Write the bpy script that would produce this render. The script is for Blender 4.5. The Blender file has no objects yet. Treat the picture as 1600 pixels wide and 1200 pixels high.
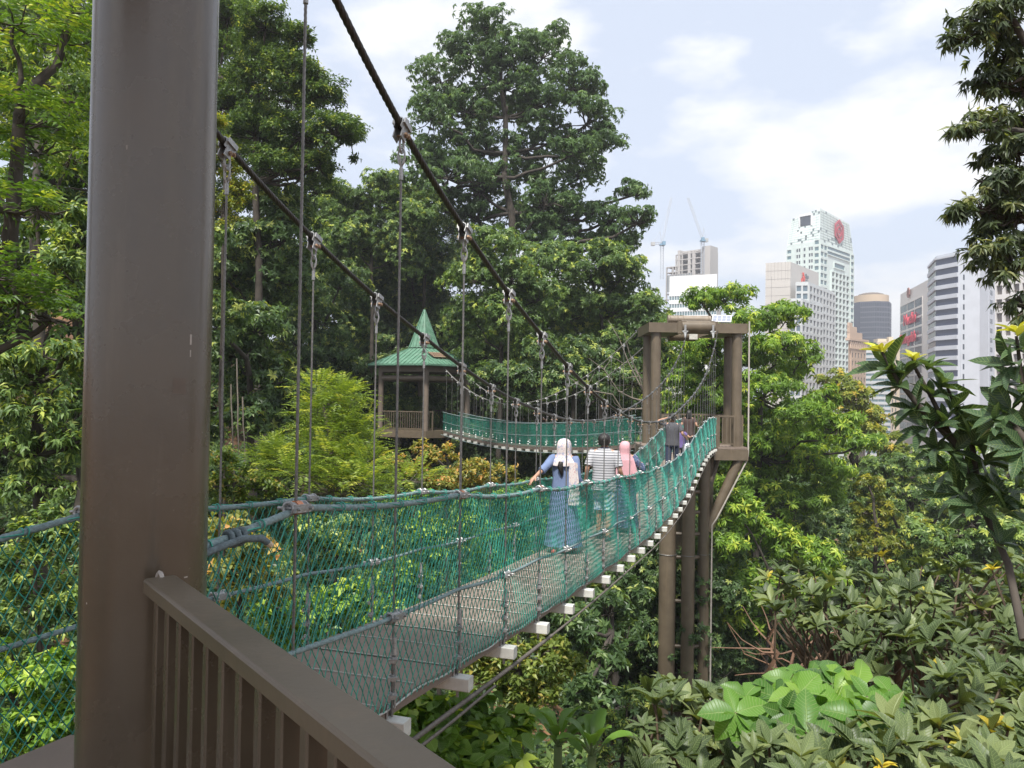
import bpy, math, random
import numpy as np
from mathutils import Vector, Matrix
C = bpy.context.scene
R_ = math.radians
rng = np.random.default_rng(7)
random.seed(7)

# ------------------------------------------------------------------ camera
FPX, PITCH, ROLL = 1202.0, 0.0183, 0.0145
_F = Vector((0, math.cos(PITCH), math.sin(PITCH)))
_R0, _U0 = Vector((1, 0, 0)), Vector((0, -math.sin(PITCH), math.cos(PITCH)))
_U = _U0*math.cos(ROLL) - _R0*math.sin(ROLL)
_Rt = _R0*math.cos(ROLL) + _U0*math.sin(ROLL)
cd = bpy.data.cameras.new('camera'); cam = bpy.data.objects.new('camera', cd)
C.collection.objects.link(cam); C.camera = cam
cd.sensor_width = 36; cd.lens = 36*FPX/1600; cd.clip_start = 0.05; cd.clip_end = 20000
M = Matrix.Identity(4)
for i in range(3):
    M[i][0], M[i][1], M[i][2] = _Rt[i], _U[i], -_F[i]
cam.matrix_world = M

def P(u, v, y):
    """world point at depth y (metres in front of the viewer) seen at photo position u, v"""
    d = _F + _Rt*((u-800)/FPX) - _U*((v-600)/FPX)
    return Vector((d.x*y/d.y, y, d.z*y/d.y))

# ------------------------------------------------------------------ sky and sun
SUN_EL, SUN_AZ = 60.0, 194.0      # azimuth clockwise from +Y
w = bpy.data.worlds.new('World'); C.world = w; w.use_nodes = True
nt = w.node_tree; nt.nodes.clear()
N = lambda t: nt.nodes.new(t)
sky = N('ShaderNodeTexSky'); sky.sky_type = 'NISHITA'; sky.sun_disc = False
sky.sun_elevation = R_(SUN_EL); sky.sun_rotation = R_(SUN_AZ); sky.air_density = 1.0; sky.dust_density = 2.0; sky.ozone_density = 1.0
bg = N('ShaderNodeBackground'); bg.inputs[1].default_value = 0.12
bg2 = N('ShaderNodeBackground'); bg2.inputs[0].default_value = (1, 1, 1, 1); bg2.inputs[1].default_value = 0.72
tc = N('ShaderNodeTexCoord'); mp = N('ShaderNodeMapping'); mp.inputs['Scale'].default_value = (1.0, 1.0, 2.4)
mp.inputs['Location'].default_value = (3.1, 0.4, 0.2)
n1 = N('ShaderNodeTexNoise'); n1.inputs['Scale'].default_value = 3.6; n1.inputs['Detail'].default_value = 7; n1.inputs['Roughness'].default_value = 0.52
cr = N('ShaderNodeValToRGB'); cr.color_ramp.elements[0].position = 0.49; cr.color_ramp.elements[0].color = (0, 0, 0, 1)
cr.color_ramp.elements[1].position = 0.62; cr.color_ramp.elements[1].color = (1, 1, 1, 1)
veil = N('ShaderNodeBackground'); veil.inputs[0].default_value = (0.74, 0.81, 0.95, 1); veil.inputs[1].default_value = 0.70
m1 = N('ShaderNodeMixShader'); m1.inputs[0].default_value = 0.78
m2 = N('ShaderNodeMixShader'); out = N('ShaderNodeOutputWorld')
L = nt.links.new
L(tc.outputs['Generated'], mp.inputs[0]); L(mp.outputs[0], n1.inputs['Vector']); L(n1.outputs[0], cr.inputs[0])
L(sky.outputs[0], bg.inputs[0]); L(bg.outputs[0], m1.inputs[1]); L(veil.outputs[0], m1.inputs[2])
L(cr.outputs[0], m2.inputs[0]); L(m1.outputs[0], m2.inputs[1]); L(bg2.outputs[0], m2.inputs[2]); L(m2.outputs[0], out.inputs[0])

sd = bpy.data.lights.new('sun', 'SUN'); so = bpy.data.objects.new('sun', sd); C.collection.objects.link(so)
sd.energy = 4.2; sd.angle = R_(6); sd.color = (1.0, 0.965, 0.90)
_a, _e = R_(SUN_AZ), R_(SUN_EL)
sdir = Vector((math.sin(_a)*math.cos(_e), math.cos(_a)*math.cos(_e), math.sin(_e)))
so.rotation_euler = sdir.to_track_quat('Z', 'Y').to_euler()
C.view_settings.view_transform = 'Standard'; C.view_settings.look = 'None'
C.view_settings.exposure = 0.72; C.view_settings.gamma = 1.0
C.cycles.max_bounces = 6; C.cycles.diffuse_bounces = 3; C.cycles.glossy_bounces = 2
C.cycles.transmission_bounces = 3; C.cycles.transparent_max_bounces = 4; C.cycles.volume_bounces = 0
C.cycles.caustics_reflective = False; C.cycles.caustics_refractive = False

# ------------------------------------------------------------------ helpers
def link(o): C.collection.objects.link(o); return o
def empty(name, loc=(0, 0, 0), rz=0):
    o = bpy.data.objects.new(name, None); o.location = loc; o.rotation_euler = (0, 0, rz); o.empty_display_size = .2
    return link(o)
def tag(o, label=None, cat=None, group=None, kind=None):
    if label: o['label'] = label
    if cat: o['category'] = cat
    if group: o['group'] = group
    if kind: o['kind'] = kind
    return o
def thing(name, label, cat, loc=(0, 0, 0), rz=0, group=None):
    return tag(empty(name, loc, rz), label, cat, group)

class MB:
    def __init__(s): s.v = []; s.f = []; s.smooth = False
    def add(s, vs, fs):
        b = len(s.v); s.v.extend([tuple(p) for p in vs]); s.f.extend([tuple(i+b for i in f) for f in fs]); return s
    def obox(s, c, ax, ay, az):
        c = Vector(c); ax, ay, az = Vector(ax), Vector(ay), Vector(az)
        vs = [c+ax*i+ay*j+az*k for k in (-1, 1) for j in (-1, 1) for i in (-1, 1)]
        return s.add(vs, [(0, 2, 3, 1), (4, 5, 7, 6), (0, 1, 5, 4), (2, 6, 7, 3), (0, 4, 6, 2), (1, 3, 7, 5)])
    def box(s, x0, x1, y0, y1, z0, z1):
        return s.obox(((x0+x1)/2, (y0+y1)/2, (z0+z1)/2), ((x1-x0)/2, 0, 0), (0, (y1-y0)/2, 0), (0, 0, (z1-z0)/2))
    def beam(s, p, q, wd, h, up=(0, 0, 1)):
        p, q = Vector(p), Vector(q); d = (q-p); l = d.length; d.normalize()
        up = Vector(up); sx = d.cross(up).normalized(); uz = sx.cross(d).normalized()
        return s.obox((p+q)/2, sx*(wd/2), d*(l/2), uz*(h/2))
    def cbeam(s, p, q, wd, h, ch, up=(0, 0, 1)):      # beam with chamfered edges
        p, q = Vector(p), Vector(q); d = (q-p).normalized(); up = Vector(up)
        sx = d.cross(up).normalized(); uz = sx.cross(d).normalized(); a, b = wd/2, h/2
        pr = [(a-ch, -b), (a, -b+ch), (a, b-ch), (a-ch*.4, b-ch*.4), (a-ch, b), (-a+ch, b), (-a+ch*.4, b-ch*.4), (-a, b-ch), (-a, -b+ch), (-a+ch, -b)]
        vs = [e+sx*x+uz*z for e in (p, q) for x, z in pr]; n = len(pr)
        return s.add(vs, [(i, (i+1) % n, n+(i+1) % n, n+i) for i in range(n)]+[tuple(range(n))[::-1], tuple(range(n, 2*n))])
    def tube(s, pts, r, n=8, cap=True, lobes=0, pitch=.1, amp=.14):
        pts = [Vector(p) for p in pts]; m = len(pts)
        rs = r if hasattr(r, '__len__') else [r]*m
        prev = None; rings = []; dist = 0
        for i, p in enumerate(pts):
            d = (pts[min(i+1, m-1)]-pts[max(i-1, 0)])
            if d.length < 1e-9: d = Vector((0, 0, 1))
            d.normalize()
            if prev is None:
                a = Vector((0, 0, 1)) if abs(d.z) < .9 else Vector((1, 0, 0))
                e1 = d.cross(a).normalized()
            else: e1 = (prev-d*prev.dot(d)).normalized()
            prev = e1; e2 = d.cross(e1)
            if i: dist += (p-pts[i-1]).length
            ring = []
            for k in range(n):
                t = 2*math.pi*k/n; rr = rs[i]
                if lobes: rr *= 1+amp*math.cos(lobes*t-2*math.pi*dist/pitch*1.0)
                ring.append(p+e1*(math.cos(t)*rr)+e2*(math.sin(t)*rr))
            rings.append(ring)
        vs = [q for rg in rings for q in rg]
        fs = [(i*n+k, i*n+(k+1) % n, (i+1)*n+(k+1) % n, (i+1)*n+k) for i in range(m-1) for k in range(n)]
        if cap: fs += [tuple(range(n))[::-1], tuple(range((m-1)*n, m*n))]
        return s.add(vs, fs)
    def cyl(s, p, q, r, n=16): return s.tube([p, q], r, n)
    def ring(s, c, rad, r, ax, ay, n=16, k=6):
        c = Vector(c); ax, ay = Vector(ax).normalized(), Vector(ay).normalized()
        pts = [c+ax*(rad*math.cos(2*math.pi*i/n))+ay*(rad*math.sin(2*math.pi*i/n)) for i in range(n+1)]
        return s.tube(pts, r, k, False)
    def loft(s, secs, n=24, cap=True):
        """secs: list of ring point lists (n points each)"""
        vs = [q for rg in secs for q in rg]; m = len(secs)
        fs = [(i*n+k, i*n+(k+1) % n, (i+1)*n+(k+1) % n, (i+1)*n+k) for i in range(m-1) for k in range(n)]
        if cap: fs += [tuple(range(n))[::-1], tuple(range((m-1)*n, m*n))]
        return s.add(vs, fs)
    def mesh(s, name, mat=None, smooth=None):
        me = bpy.data.meshes.new(name); me.from_pydata(s.v, [], s.f); me.update()
        if mat: me.materials.append(mat)
        if smooth:
            me.polygons.foreach_set('use_smooth', [True]*len(me.polygons))
            try: me.set_sharp_from_angle(angle=R_(smooth if smooth > 1 else 50))
            except Exception: pass
        return me
    def build(s, name, mat=None, parent=None, smooth=None):
        o = bpy.data.objects.new(name, s.mesh(name, mat, smooth)); link(o)
        if parent: o.parent = parent
        return o
def place(name, me, parent, loc=(0, 0, 0), rot=(0, 0, 0), sc=(1, 1, 1)):
    o = bpy.data.objects.new(name, me); o.location = loc; o.rotation_euler = rot; o.scale = sc; o.parent = parent
    return link(o)
def cubemesh(name, mat):
    m = MB(); m.box(-.5, .5, -.5, .5, -.5, .5); return m.mesh(name, mat)

# ------------------------------------------------------------------ materials
def mat(name, col, rough=.6, metal=0, var=0, scale=8, bump=0, bscale=40, col2=None, spec=.5, coord='Object', stain=None, stscale=2.0, streak=False):
    m = bpy.data.materials.new(name); m.use_nodes = True; t = m.node_tree; b = t.nodes['Principled BSDF']
    b.inputs['Base Color'].default_value = (*col, 1); b.inputs['Roughness'].default_value = rough
    b.inputs['Metallic'].default_value = metal; b.inputs['Specular IOR Level'].default_value = spec
    tc = t.nodes.new('ShaderNodeTexCoord')
    if var or col2:
        n = t.nodes.new('ShaderNodeTexNoise'); n.inputs['Scale'].default_value = scale; n.inputs['Detail'].default_value = 8; n.inputs['Roughness'].default_value = .6
        t.links.new(tc.outputs[coord], n.inputs['Vector'])
        r = t.nodes.new('ShaderNodeValToRGB'); r.color_ramp.elements[0].position = .35; r.color_ramp.elements[1].position = .68
        c2 = col2 or tuple(min(1, c*(1+var)) for c in col); c1 = tuple(c*(1-var) for c in col)
        r.color_ramp.elements[0].color = (*c1, 1); r.color_ramp.elements[1].color = (*c2, 1)
        t.links.new(n.outputs[0], r.inputs[0]); last = r.outputs[0]
        if stain:
            n2 = t.nodes.new('ShaderNodeTexNoise'); n2.inputs['Scale'].default_value = stscale*(3 if streak else 1); n2.inputs['Detail'].default_value = 10; n2.inputs['Roughness'].default_value = .7
            if streak:
                mpp = t.nodes.new('ShaderNodeMapping'); mpp.inputs['Scale'].default_value = (2.5, 2.5, .22); t.links.new(tc.outputs[coord], mpp.inputs[0]); t.links.new(mpp.outputs[0], n2.inputs['Vector'])
            else: t.links.new(tc.outputs[coord], n2.inputs['Vector'])
            r2 = t.nodes.new('ShaderNodeValToRGB'); r2.color_ramp.elements[0].position = .55; r2.color_ramp.elements[1].position = .72
            r2.color_ramp.elements[0].color = (0, 0, 0, 1); r2.color_ramp.elements[1].color = (.8, .8, .8, 1)
            mx = t.nodes.new('ShaderNodeMixRGB'); mx.inputs[2].default_value = (*stain, 1)
            t.links.new(n2.outputs[0], r2.inputs[0]); t.links.new(r2.outputs[0], mx.inputs[0]); t.links.new(last, mx.inputs[1]); last = mx.outputs[0]
        t.links.new(last, b.inputs['Base Color'])
        mr = t.nodes.new('ShaderNodeMapRange'); mr.inputs[3].default_value = max(.05, rough-.12); mr.inputs[4].default_value = min(1, rough+.12)
        t.links.new(n.outputs[0], mr.inputs[0]); t.links.new(mr.outputs[0], b.inputs['Roughness'])
    if bump:
        n = t.nodes.new('ShaderNodeTexNoise'); n.inputs['Scale'].default_value = bscale; n.inputs['Detail'].default_value = 4
        t.links.new(tc.outputs[coord], n.inputs['Vector'])
        bp = t.nodes.new('ShaderNodeBump'); bp.inputs['Strength'].default_value = bump; bp.inputs['Distance'].default_value = .01
        t.links.new(n.outputs[0], bp.inputs['Height']); t.links.new(bp.outputs[0], b.inputs['Normal'])
    return m

def leafmat(name, cols, rough=.45, trans=.40, vein=False, tcol=None):
    m = bpy.data.materials.new(name); m.use_nodes = True; t = m.node_tree; b = t.nodes['Principled BSDF']
    a = t.nodes.new('ShaderNodeAttribute'); a.attribute_name = 'tint'
    r = t.nodes.new('ShaderNodeValToRGB'); el = r.color_ramp.elements
    while len(el) < len(cols): el.new(.5)
    for i, (p, c) in enumerate(cols): el[i].position = p; el[i].color = (*c, 1)
    t.links.new(a.outputs['Fac'], r.inputs[0]); col = r.outputs[0]
    if vein:
        at = t.nodes.new('ShaderNodeAttribute'); at.attribute_name = 'lv'      # x across, y along the blade
        sp = t.nodes.new('ShaderNodeSeparateXYZ'); t.links.new(at.outputs['Vector'], sp.inputs[0])
        ab = t.nodes.new('ShaderNodeMath'); ab.operation = 'ABSOLUTE'; t.links.new(sp.outputs[0], ab.inputs[0])
        m1 = t.nodes.new('ShaderNodeMath'); m1.operation = 'MULTIPLY_ADD'; m1.inputs[1].default_value = -.12; t.links.new(ab.outputs[0], m1.inputs[0]); t.links.new(sp.outputs[1], m1.inputs[2])
        m2 = t.nodes.new('ShaderNodeMath'); m2.operation = 'MULTIPLY'; m2.inputs[1].default_value = 75; t.links.new(m1.outputs[0], m2.inputs[0])
        m3 = t.nodes.new('ShaderNodeMath'); m3.operation = 'SINE'; t.links.new(m2.outputs[0], m3.inputs[0])
        m4 = t.nodes.new('ShaderNodeMapRange'); m4.inputs[1].default_value = .75; m4.inputs[2].default_value = 1.0; t.links.new(m3.outputs[0], m4.inputs[0])
        mid = t.nodes.new('ShaderNodeMapRange'); mid.inputs[1].default_value = .09; mid.inputs[2].default_value = .02; t.links.new(ab.outputs[0], mid.inputs[0])
        mxx = t.nodes.new('ShaderNodeMath'); mxx.operation = 'MAXIMUM'; t.links.new(m4.outputs[0], mxx.inputs[0]); t.links.new(mid.outputs[0], mxx.inputs[1])
        ms = t.nodes.new('ShaderNodeMath'); ms.operation = 'MULTIPLY'; ms.inputs[1].default_value = .36; t.links.new(mxx.outputs[0], ms.inputs[0])
        mx = t.nodes.new('ShaderNodeMixRGB'); mx.inputs[2].default_value = (.42, .52, .22, 1)
        t.links.new(ms.outputs[0], mx.inputs[0]); t.links.new(col, mx.inputs[1]); col = mx.outputs[0]
        bp = t.nodes.new('ShaderNodeBump'); bp.inputs['Strength'].default_value = .6; bp.inputs['Distance'].default_value = .004; bp.invert = True
        t.links.new(mxx.outputs[0], bp.inputs['Height']); t.links.new(bp.outputs[0], b.inputs['Normal'])
    t.links.new(col, b.inputs['Base Color']); b.inputs['Roughness'].default_value = rough; b.inputs['Specular IOR Level'].default_value = .4
    tr = t.nodes.new('ShaderNodeBsdfTranslucent'); g = t.nodes.new('ShaderNodeMixRGB'); g.blend_type = 'MULTIPLY'; g.inputs[0].default_value = 1
    g.inputs[2].default_value = (1.7, 1.6, .6, 1); t.links.new(col, g.inputs[1]); t.links.new(g.outputs[0], tr.inputs[0])
    mix = t.nodes.new('ShaderNodeMixShader'); mix.inputs[0].default_value = trans
    t.links.new(b.outputs[0], mix.inputs[1]); t.links.new(tr.outputs[0], mix.inputs[2])
    t.links.new(mix.outputs[0], t.nodes['Material Output'].inputs[0])
    return m

BROWN = mat('brown_paint', (.088, .068, .046), .27, 0, .12, 3, .04, 90, stain=(.125, .10, .072), stscale=1.5, streak=True, spec=.75)
RUST = mat('brown_paint_worn', (.130, .102, .070), .40, 0, .15, 2.5, .08, 40, stain=(.175, .13, .085), stscale=1.2, streak=True)
DECK = mat('deck_board', (.20, .155, .125), .8, 0, .10, 3, .15, 30, stain=(.25, .205, .17), stscale=1.5)
GALV = mat('galvanised_steel', (.36, .36, .355), .42, .55, .25, 60, .2, 150)
BOLT = mat('rusty_bolt', (.30, .20, .13), .6, .5, .35, 80)
WIRE = mat('wire_rope', (.20, .195, .185), .5, .5, .25, 60)
CABLE = mat('dark_steel_cable', (.06, .057, .054), .42, .55, .3, 40)
ROPE = mat('grey_green_rope', (.20, .27, .27), .85, 0, .25, 60, .4, 200)
NETM = mat('green_netting', (.03, .255, .185), .5, 0, .35, 9)
NETF = mat('green_netting_faded', (.045, .29, .22), .55, 0, .3, 5)
WBOX = mat('white_painted_steel', (.60, .60, .56), .45, 0, .12, 12, stain=(.35, .33, .28), stscale=9)
COPPER = mat('copper_clip', (.55, .22, .11), .4, .7)
def fix(o):
    """keep a part built in world coordinates where it is, under its placed thing"""
    p = o.parent; o.matrix_parent_inverse = Matrix.LocRotScale(p.location, p.rotation_euler, p.scale).inverted(); return o

# ------------------------------------------------------------------ the long suspension bridge
BD = Vector((.3168, .9485, 0)); BN = Vector((.9485, -.3168, 0)); BC = -2.20; HW = .507
SP = .8224; S0 = 2.510
def bp(s, n, z): q = BD*s + BN*(BC+n); return Vector((q.x, q.y, z))
def curve(tab):
    ms = np.array([t[0] for t in tab])*SP-.5655; zs = np.array([t[1] for t in tab]); sl = np.gradient(zs, ms)
    def f(s):
        s = float(s); i = int(np.clip(np.searchsorted(ms, s)-1, 0, len(ms)-2)); h = ms[i+1]-ms[i]; t = (s-ms[i])/h
        if t < 0: return float(zs[0]+sl[0]*(s-ms[0]))
        if t > 1: return float(zs[-1]+sl[-1]*(s-ms[-1]))
        return float((2*t**3-3*t*t+1)*zs[i]+(t**3-2*t*t+t)*h*sl[i]+(3*t*t-2*t**3)*zs[i+1]+(t**3-t*t)*h*sl[i+1])
    return f
cz = curve([(2.0, 2.75), (3.0, 2.17), (4.0, 1.62), (4.74, 1.30), (5.74, .975), (6.74, .71), (7.74, .49), (8.74, .285), (10, .07), (11.9, -.16), (13.2, -.27), (15.4, -.345), (17.65, -.32), (20.5, -.12), (23.7, .18), (28.8, .95), (31.5, 1.60), (34.0, 2.40)])
_dz = curve([(1.5, -1.44), (3.4, -1.47), (4.74, -1.552), (6.74, -1.70), (8.74, -1.827), (10.74, -1.93), (12.74, -2.02), (15.0, -2.12), (18.5, -2.165), (20.5, -2.13), (22.5, -2.02), (24.5, -1.86), (26.5, -1.71), (29.5, -1.58), (33.5, -1.62)])
def dz(s): return _dz(s)+.085      # walking surface
S_END = 26.6

bridge = thing('suspension_bridge', 'long rope suspension bridge with green netting sides, brown deck and black main cables', 'suspension bridge', bp(1.9, 0, -1.4))
ss = np.arange(.9, S_END+.5, .02)
for n in (-HW, HW):
    m = MB(); near = [bp(s, n, cz(s)) for s in np.arange(1.4, 9, .006)]
    m.tube(near, .0155, 24, True, 6, .036, .15)
    m.tube([bp(s, n, cz(s)) for s in np.arange(.9, 1.41, .1)], .0155, 10)
    far = [bp(s, n, cz(s)) for s in np.arange(9, 27.75, .25)]
    m.tube(far, .0165, 8)
    fix(m.build('main_cable', CABLE, bridge, 80))
# deck boards
m = MB(); s = 1.2; k = 0
while s < S_END+.3:
    e = s+.405; a, b = dz(s), dz(e); t = .03
    j = random.uniform(-.004, .004)
    vs = [bp(s, -.485, a+j), bp(s, .485, a+j), bp(e, .485, b+j), bp(e, -.485, b+j)]
    vs += [v-Vector((0, 0, t)) for v in vs]
    m.add(vs, [(0, 1, 2, 3), (7, 6, 5, 4), (0, 4, 5, 1), (1, 5, 6, 2), (2, 6, 7, 3), (3, 7, 4, 0)])
    s += .413
fix(m.build('deck', DECK, bridge))
for n in (-.462, .462):
    m = MB()
    pts = [bp(s, n, dz(s)-.048) for s in np.arange(1.2, S_END+.3, .4)]
    for p, q in zip(pts, pts[1:]): m.beam(p, q, .045, .034)
    fix(m.build('deck_joist', DECK, bridge))
m = MB()                                    # thin lashing lines across the deck
s = 1.2
while s < S_END:
    m.tube([bp(s-.004, -.455, dz(s)+.004), bp(s-.004, 0, dz(s)+.006), bp(s-.004, .455, dz(s)+.004)], .0045, 5); s += .413
fix(m.build('deck_lashing', mat('pale_twine', (.42, .40, .36), .8), bridge))

# crossbeams with white tube ends, suspenders
KS = list(range(-1, 30))
S_K = [S0+SP*k for k in KS if S0+SP*k < S_END]
cbm = MB(); cbm.cbeam((-.59, 0, 0), (.59, 0, 0), .078, .078, .006)
cbe = cbm.mesh('crossbeam', WBOX)
ubl = []
for sx in (-1, 1):
    ub = MB(); x = sx*HW
    pts = [Vector((x-.016*sx, -.022, -.02)), Vector((x-.016*sx, -.022, .05))] + [Vector((x-.016*sx, -.022*math.cos(t), .05+.03*math.sin(t))) for t in np.linspace(.2, math.pi-.2, 7)] + [Vector((x-.016*sx, .022, .05)), Vector((x-.016*sx, .022, -.02))]
    ub.tube(pts, .006, 6)
    ub.cyl((x, 0, -.02), (x, 0, -.105), .010, 8); ub.box(x-.03, x+.03, -.03, .03, -.022, -.014); ubl.append(ub.mesh('eye_bolt', GALV, 60))
RZ = math.atan2(BD.y, BD.x)-math.pi/2
for s in S_K:
    c = bp(s, 0, dz(s)-.105)
    o = place('crossbeam', cbe, bridge, c, (0, 0, RZ)); fix(o)
    for ube in ubl: place('eye_bolt', ube, o, (0, 0, .02))
# clamp on the cable
cl = MB()
prof = [(.020, -.03), (.026, 0), (.020, .02), (0, .031), (-.020, .02), (-.026, 0), (-.020, -.03)]
prof2 = [(x*1.28, z*1.22) for x, z in prof]
L0, n_ = .055, len(prof)
vs = [(x, y, z) for y in (-L0, L0) for x, z in prof] + [(x, y, z) for y in (-L0, L0) for x, z in prof2]
fs = []
for i in range(n_-1):
    fs += [(i, i+1, n_+i+1, n_+i), (2*n_+i, 3*n_+i, 3*n_+i+1, 2*n_+i+1), (i, 2*n_+i, 2*n_+i+1, i+1), (n_+i, n_+i+1, 3*n_+i+1, 3*n_+i)]
cl.add(vs, fs)
for sx in (-1, 1):
    cl.box(sx*.027-.004, sx*.027+.004, -.032, .032, -.085, -.012)
    cl.obox((sx*.04, 0, .012), (.006, 0, 0), (0, .05, 0), (0, 0, .016))
clamp_me = cl.mesh('cable_clamp', GALV, 40)
bo = MB()
for y in (-.018, .018):
    bo.cyl((-.052, y, -.05), (.052, y, -.05), .0075, 8)
    for sx in (-1, 1): bo.cyl((sx*.033, y, -.05), (sx*.047, y, -.05), .015, 6)
bolt_me = bo.mesh('clamp_bolt', BOLT, 40)
sh = MB()
def link_loop(m, zc, hgt, wid, r, ax):
    pts = []
    for i in range(17):
        t = 2*math.pi*i/16; x = wid*math.cos(t); z = hgt*math.sin(t)
        v = Vector((x, 0, zc+z)) if ax == 'x' else Vector((0, x, zc+z)); pts.append(v)
    m.tube(pts, r, 7, False)
link_loop(sh, -.095, .045, .026, .008, 'y')
link_loop(sh, -.160, .047, .024, .0065, 'x')
sh.tube([Vector((0, -.020, -.165)), Vector((0, -.017, -.195)), Vector((0, 0, -.232))], .006, 6); sh.tube([Vector((0, .020, -.165)), Vector((0, .017, -.195)), Vector((0, 0, -.232))], .006, 6)
sh.tube([Vector((0, 0, -.225)), Vector((0, 0, -.29))], .0135, 10)
shack_me = sh.mesh('shackle', GALV, 60)
tb = MB()
for z in (.07, .155, .24):
    tb.cyl((0, 0, z-.016), (0, 0, z+.016), .016, 8); tb.cyl((-.024, -.006, z), (.024, -.006, z), .008, 6); tb.box(-.02, .02, -.026, -.008, z-.009, z+.009)
tb.tube([Vector((.013, 0, .01)), Vector((.013, 0, .30))], .006, 6)
tb.tube([Vector((.006, 0, .265)), Vector((.006, 0, .345))], [.016, .012], 8)
tb_me = tb.mesh('rope_grip', GALV, 60)
for k, s in enumerate(S_K):
    for n in ((-HW, HW) if s > 2.2 else (-HW,)):
        zt, zb = cz(s), dz(s)-.06
        lod = 6 if s < 8 else 5
        h = zt-.26-zb
        if h > .03:
            m = MB(); m.tube([Vector((0, 0, zb)), Vector((0, 0, zt-.26))] if s > 8 else [Vector((0, 0, z)) for z in np.linspace(zb, zt-.26, int(h/.006)+2)], .0058, 10, True, 0 if s > 8 else 5, .022, .14)
        else:
            m = MB(); m.tube([Vector((0, 0, zb)), Vector((0, 0, zt-.05))], .0055, 8)
        m.v = [(v[0]+bp(s, n, 0).x, v[1]+bp(s, n, 0).y, v[2]) for v in m.v]
        o = fix(m.build('suspender', WIRE, bridge, 60))
        slope = math.atan(cz(s+.05)*10-cz(s-.05)*10)
        base = bp(s, n, zt)
        inv = Matrix.LocRotScale(bridge.location, bridge.rotation_euler, bridge.scale)
        ks = .6
        for me, nm, rot in ((clamp_me, 'cable_clamp', slope), (bolt_me, 'clamp_bolt', 0), (shack_me, 'shackle', 0)):
            q = place(nm, me, o); q.matrix_parent_inverse.identity()
            q.location = base; q.rotation_euler = Matrix.Rotation(RZ, 3, 'Z').to_euler() if rot == 0 else (Matrix.Rotation(RZ, 3, 'Z')@Matrix.Rotation(rot, 3, 'X')).to_euler()
            q.scale = (.76, .76, .88) if s < 11 else (.6, .6, ks)
        q = place('rope_grip', tb_me, o, bp(s, n, dz(s)-.03), (0, 0, RZ+random.uniform(-.5, .5)))
# handrail and mid ropes
def sagrope(n, h, r, spans, s0, s1, sag, lob=True):
    pts = []; st = .012 if lob else .1
    for s in np.arange(s0, s1, st):
        f = ((s-S0)/(SP*spans)) % 1.0
        pts.append(bp(s, n, dz(s)+(hr(n) if h == HR else h)-sag*4*f*(1-f)+(dip(s) if h == HR else 0)))
    return pts
HR = .975
def dip(s): return -.065*max(0, min(1, (2.6-s)/.6))
def hr(n): return HR if n > 0 else HR-.075
for n in (-HW, HW):
    for h, r, sp_, sg in ((HR, .0135, 2, .028), (.43, .0105, 2, .02)):
        m = MB(); s0 = 1.95 if n > 0 else -.6
        pts = sagrope(n, h, r, sp_, s0, 9, sg); m.tube(pts, r, 12, True, 4, .032, .15)
        pts = sagrope(n, h, r, sp_, 9, S_END+.5, sg, False); m.tube(pts, r*.95, 6)
        fix(m.build('handrail_rope' if h == HR else 'middle_rope', ROPE, bridge, 80))
    for h in (.02,):
        m = MB(); m.tube([bp(s, n*.97, dz(s)-.02+.01*math.sin(s*9)) for s in np.arange(1.5, S_END, .1)], .006, 5)
        fix(m.build('bottom_rope', mat('pale_cord', (.45, .45, .42), .8), bridge, 80))
for n in (HW+.06, -HW-.06):
    m = MB()
    pts = [bp(s, n, dz(s)-.20) for s in np.arange(1.0, 6, .01)]
    m.tube(pts, .013, 18, True, 6, .04, .13)
    m.tube([bp(s, n, dz(s)-.20) for s in np.arange(6, S_END, .2)], .010, 7)
    m.tube([bp(s, n+.03, dz(s)-.225+.01*math.sin(s*3)) for s in np.arange(1.0, 4.6, .05)], .009, 8)
    fix(m.build('storm_cable', bpy.data.materials.get('storm_cable_wire') or mat('storm_cable_wire', (.15, .13, .11), .6, .3, .3, 40), bridge, 80))
# rope clamps at every second suspender
rc = MB(); rc.cyl((0, -.03, 0), (0, .03, 0), .024, 10)
for y in (-.045, .045): rc.ring((0, y, 0), .022, .008, (1, 0, 0), (0, 0, 1), 10, 6)
rc.obox((.03, 0, 0), (.006, 0, 0), (0, .05, 0), (0, 0, .015)); rc.cyl((-.05, .04, 0), (.05, .04, 0), .007, 6); rc.cyl((-.05, -.04, 0), (.05, -.04, 0), .007, 6)
rc_me = rc.mesh('rope_clamp', GALV, 50)
cp = MB(); cp.cyl((0, -.018, 0), (0, .018, 0), .0275, 12); cp_me = cp.mesh('copper_band', COPPER, 60)
for i, s in enumerate(S_K):
    for n in ((-HW, HW) if s > 2.2 else (-HW,)):
        for h in ((HR,) if (i % 2 == 1) else (.43,)):
            if h == .43 and i % 2: continue
            sl = math.atan(dz(s+.5)-dz(s-.5))
            o = fix(place('rope_clamp', rc_me, bridge, bp(s, n, dz(s)+(hr(n) if h == HR else h)-(.0 if i % 2 else .014)), (Matrix.Rotation(RZ, 3, 'Z')@Matrix.Rotation(sl, 3, 'X')).to_euler()))
            if n > 0 and h == HR and s < 7:
                e = place('copper_band', cp_me, o)
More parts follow.
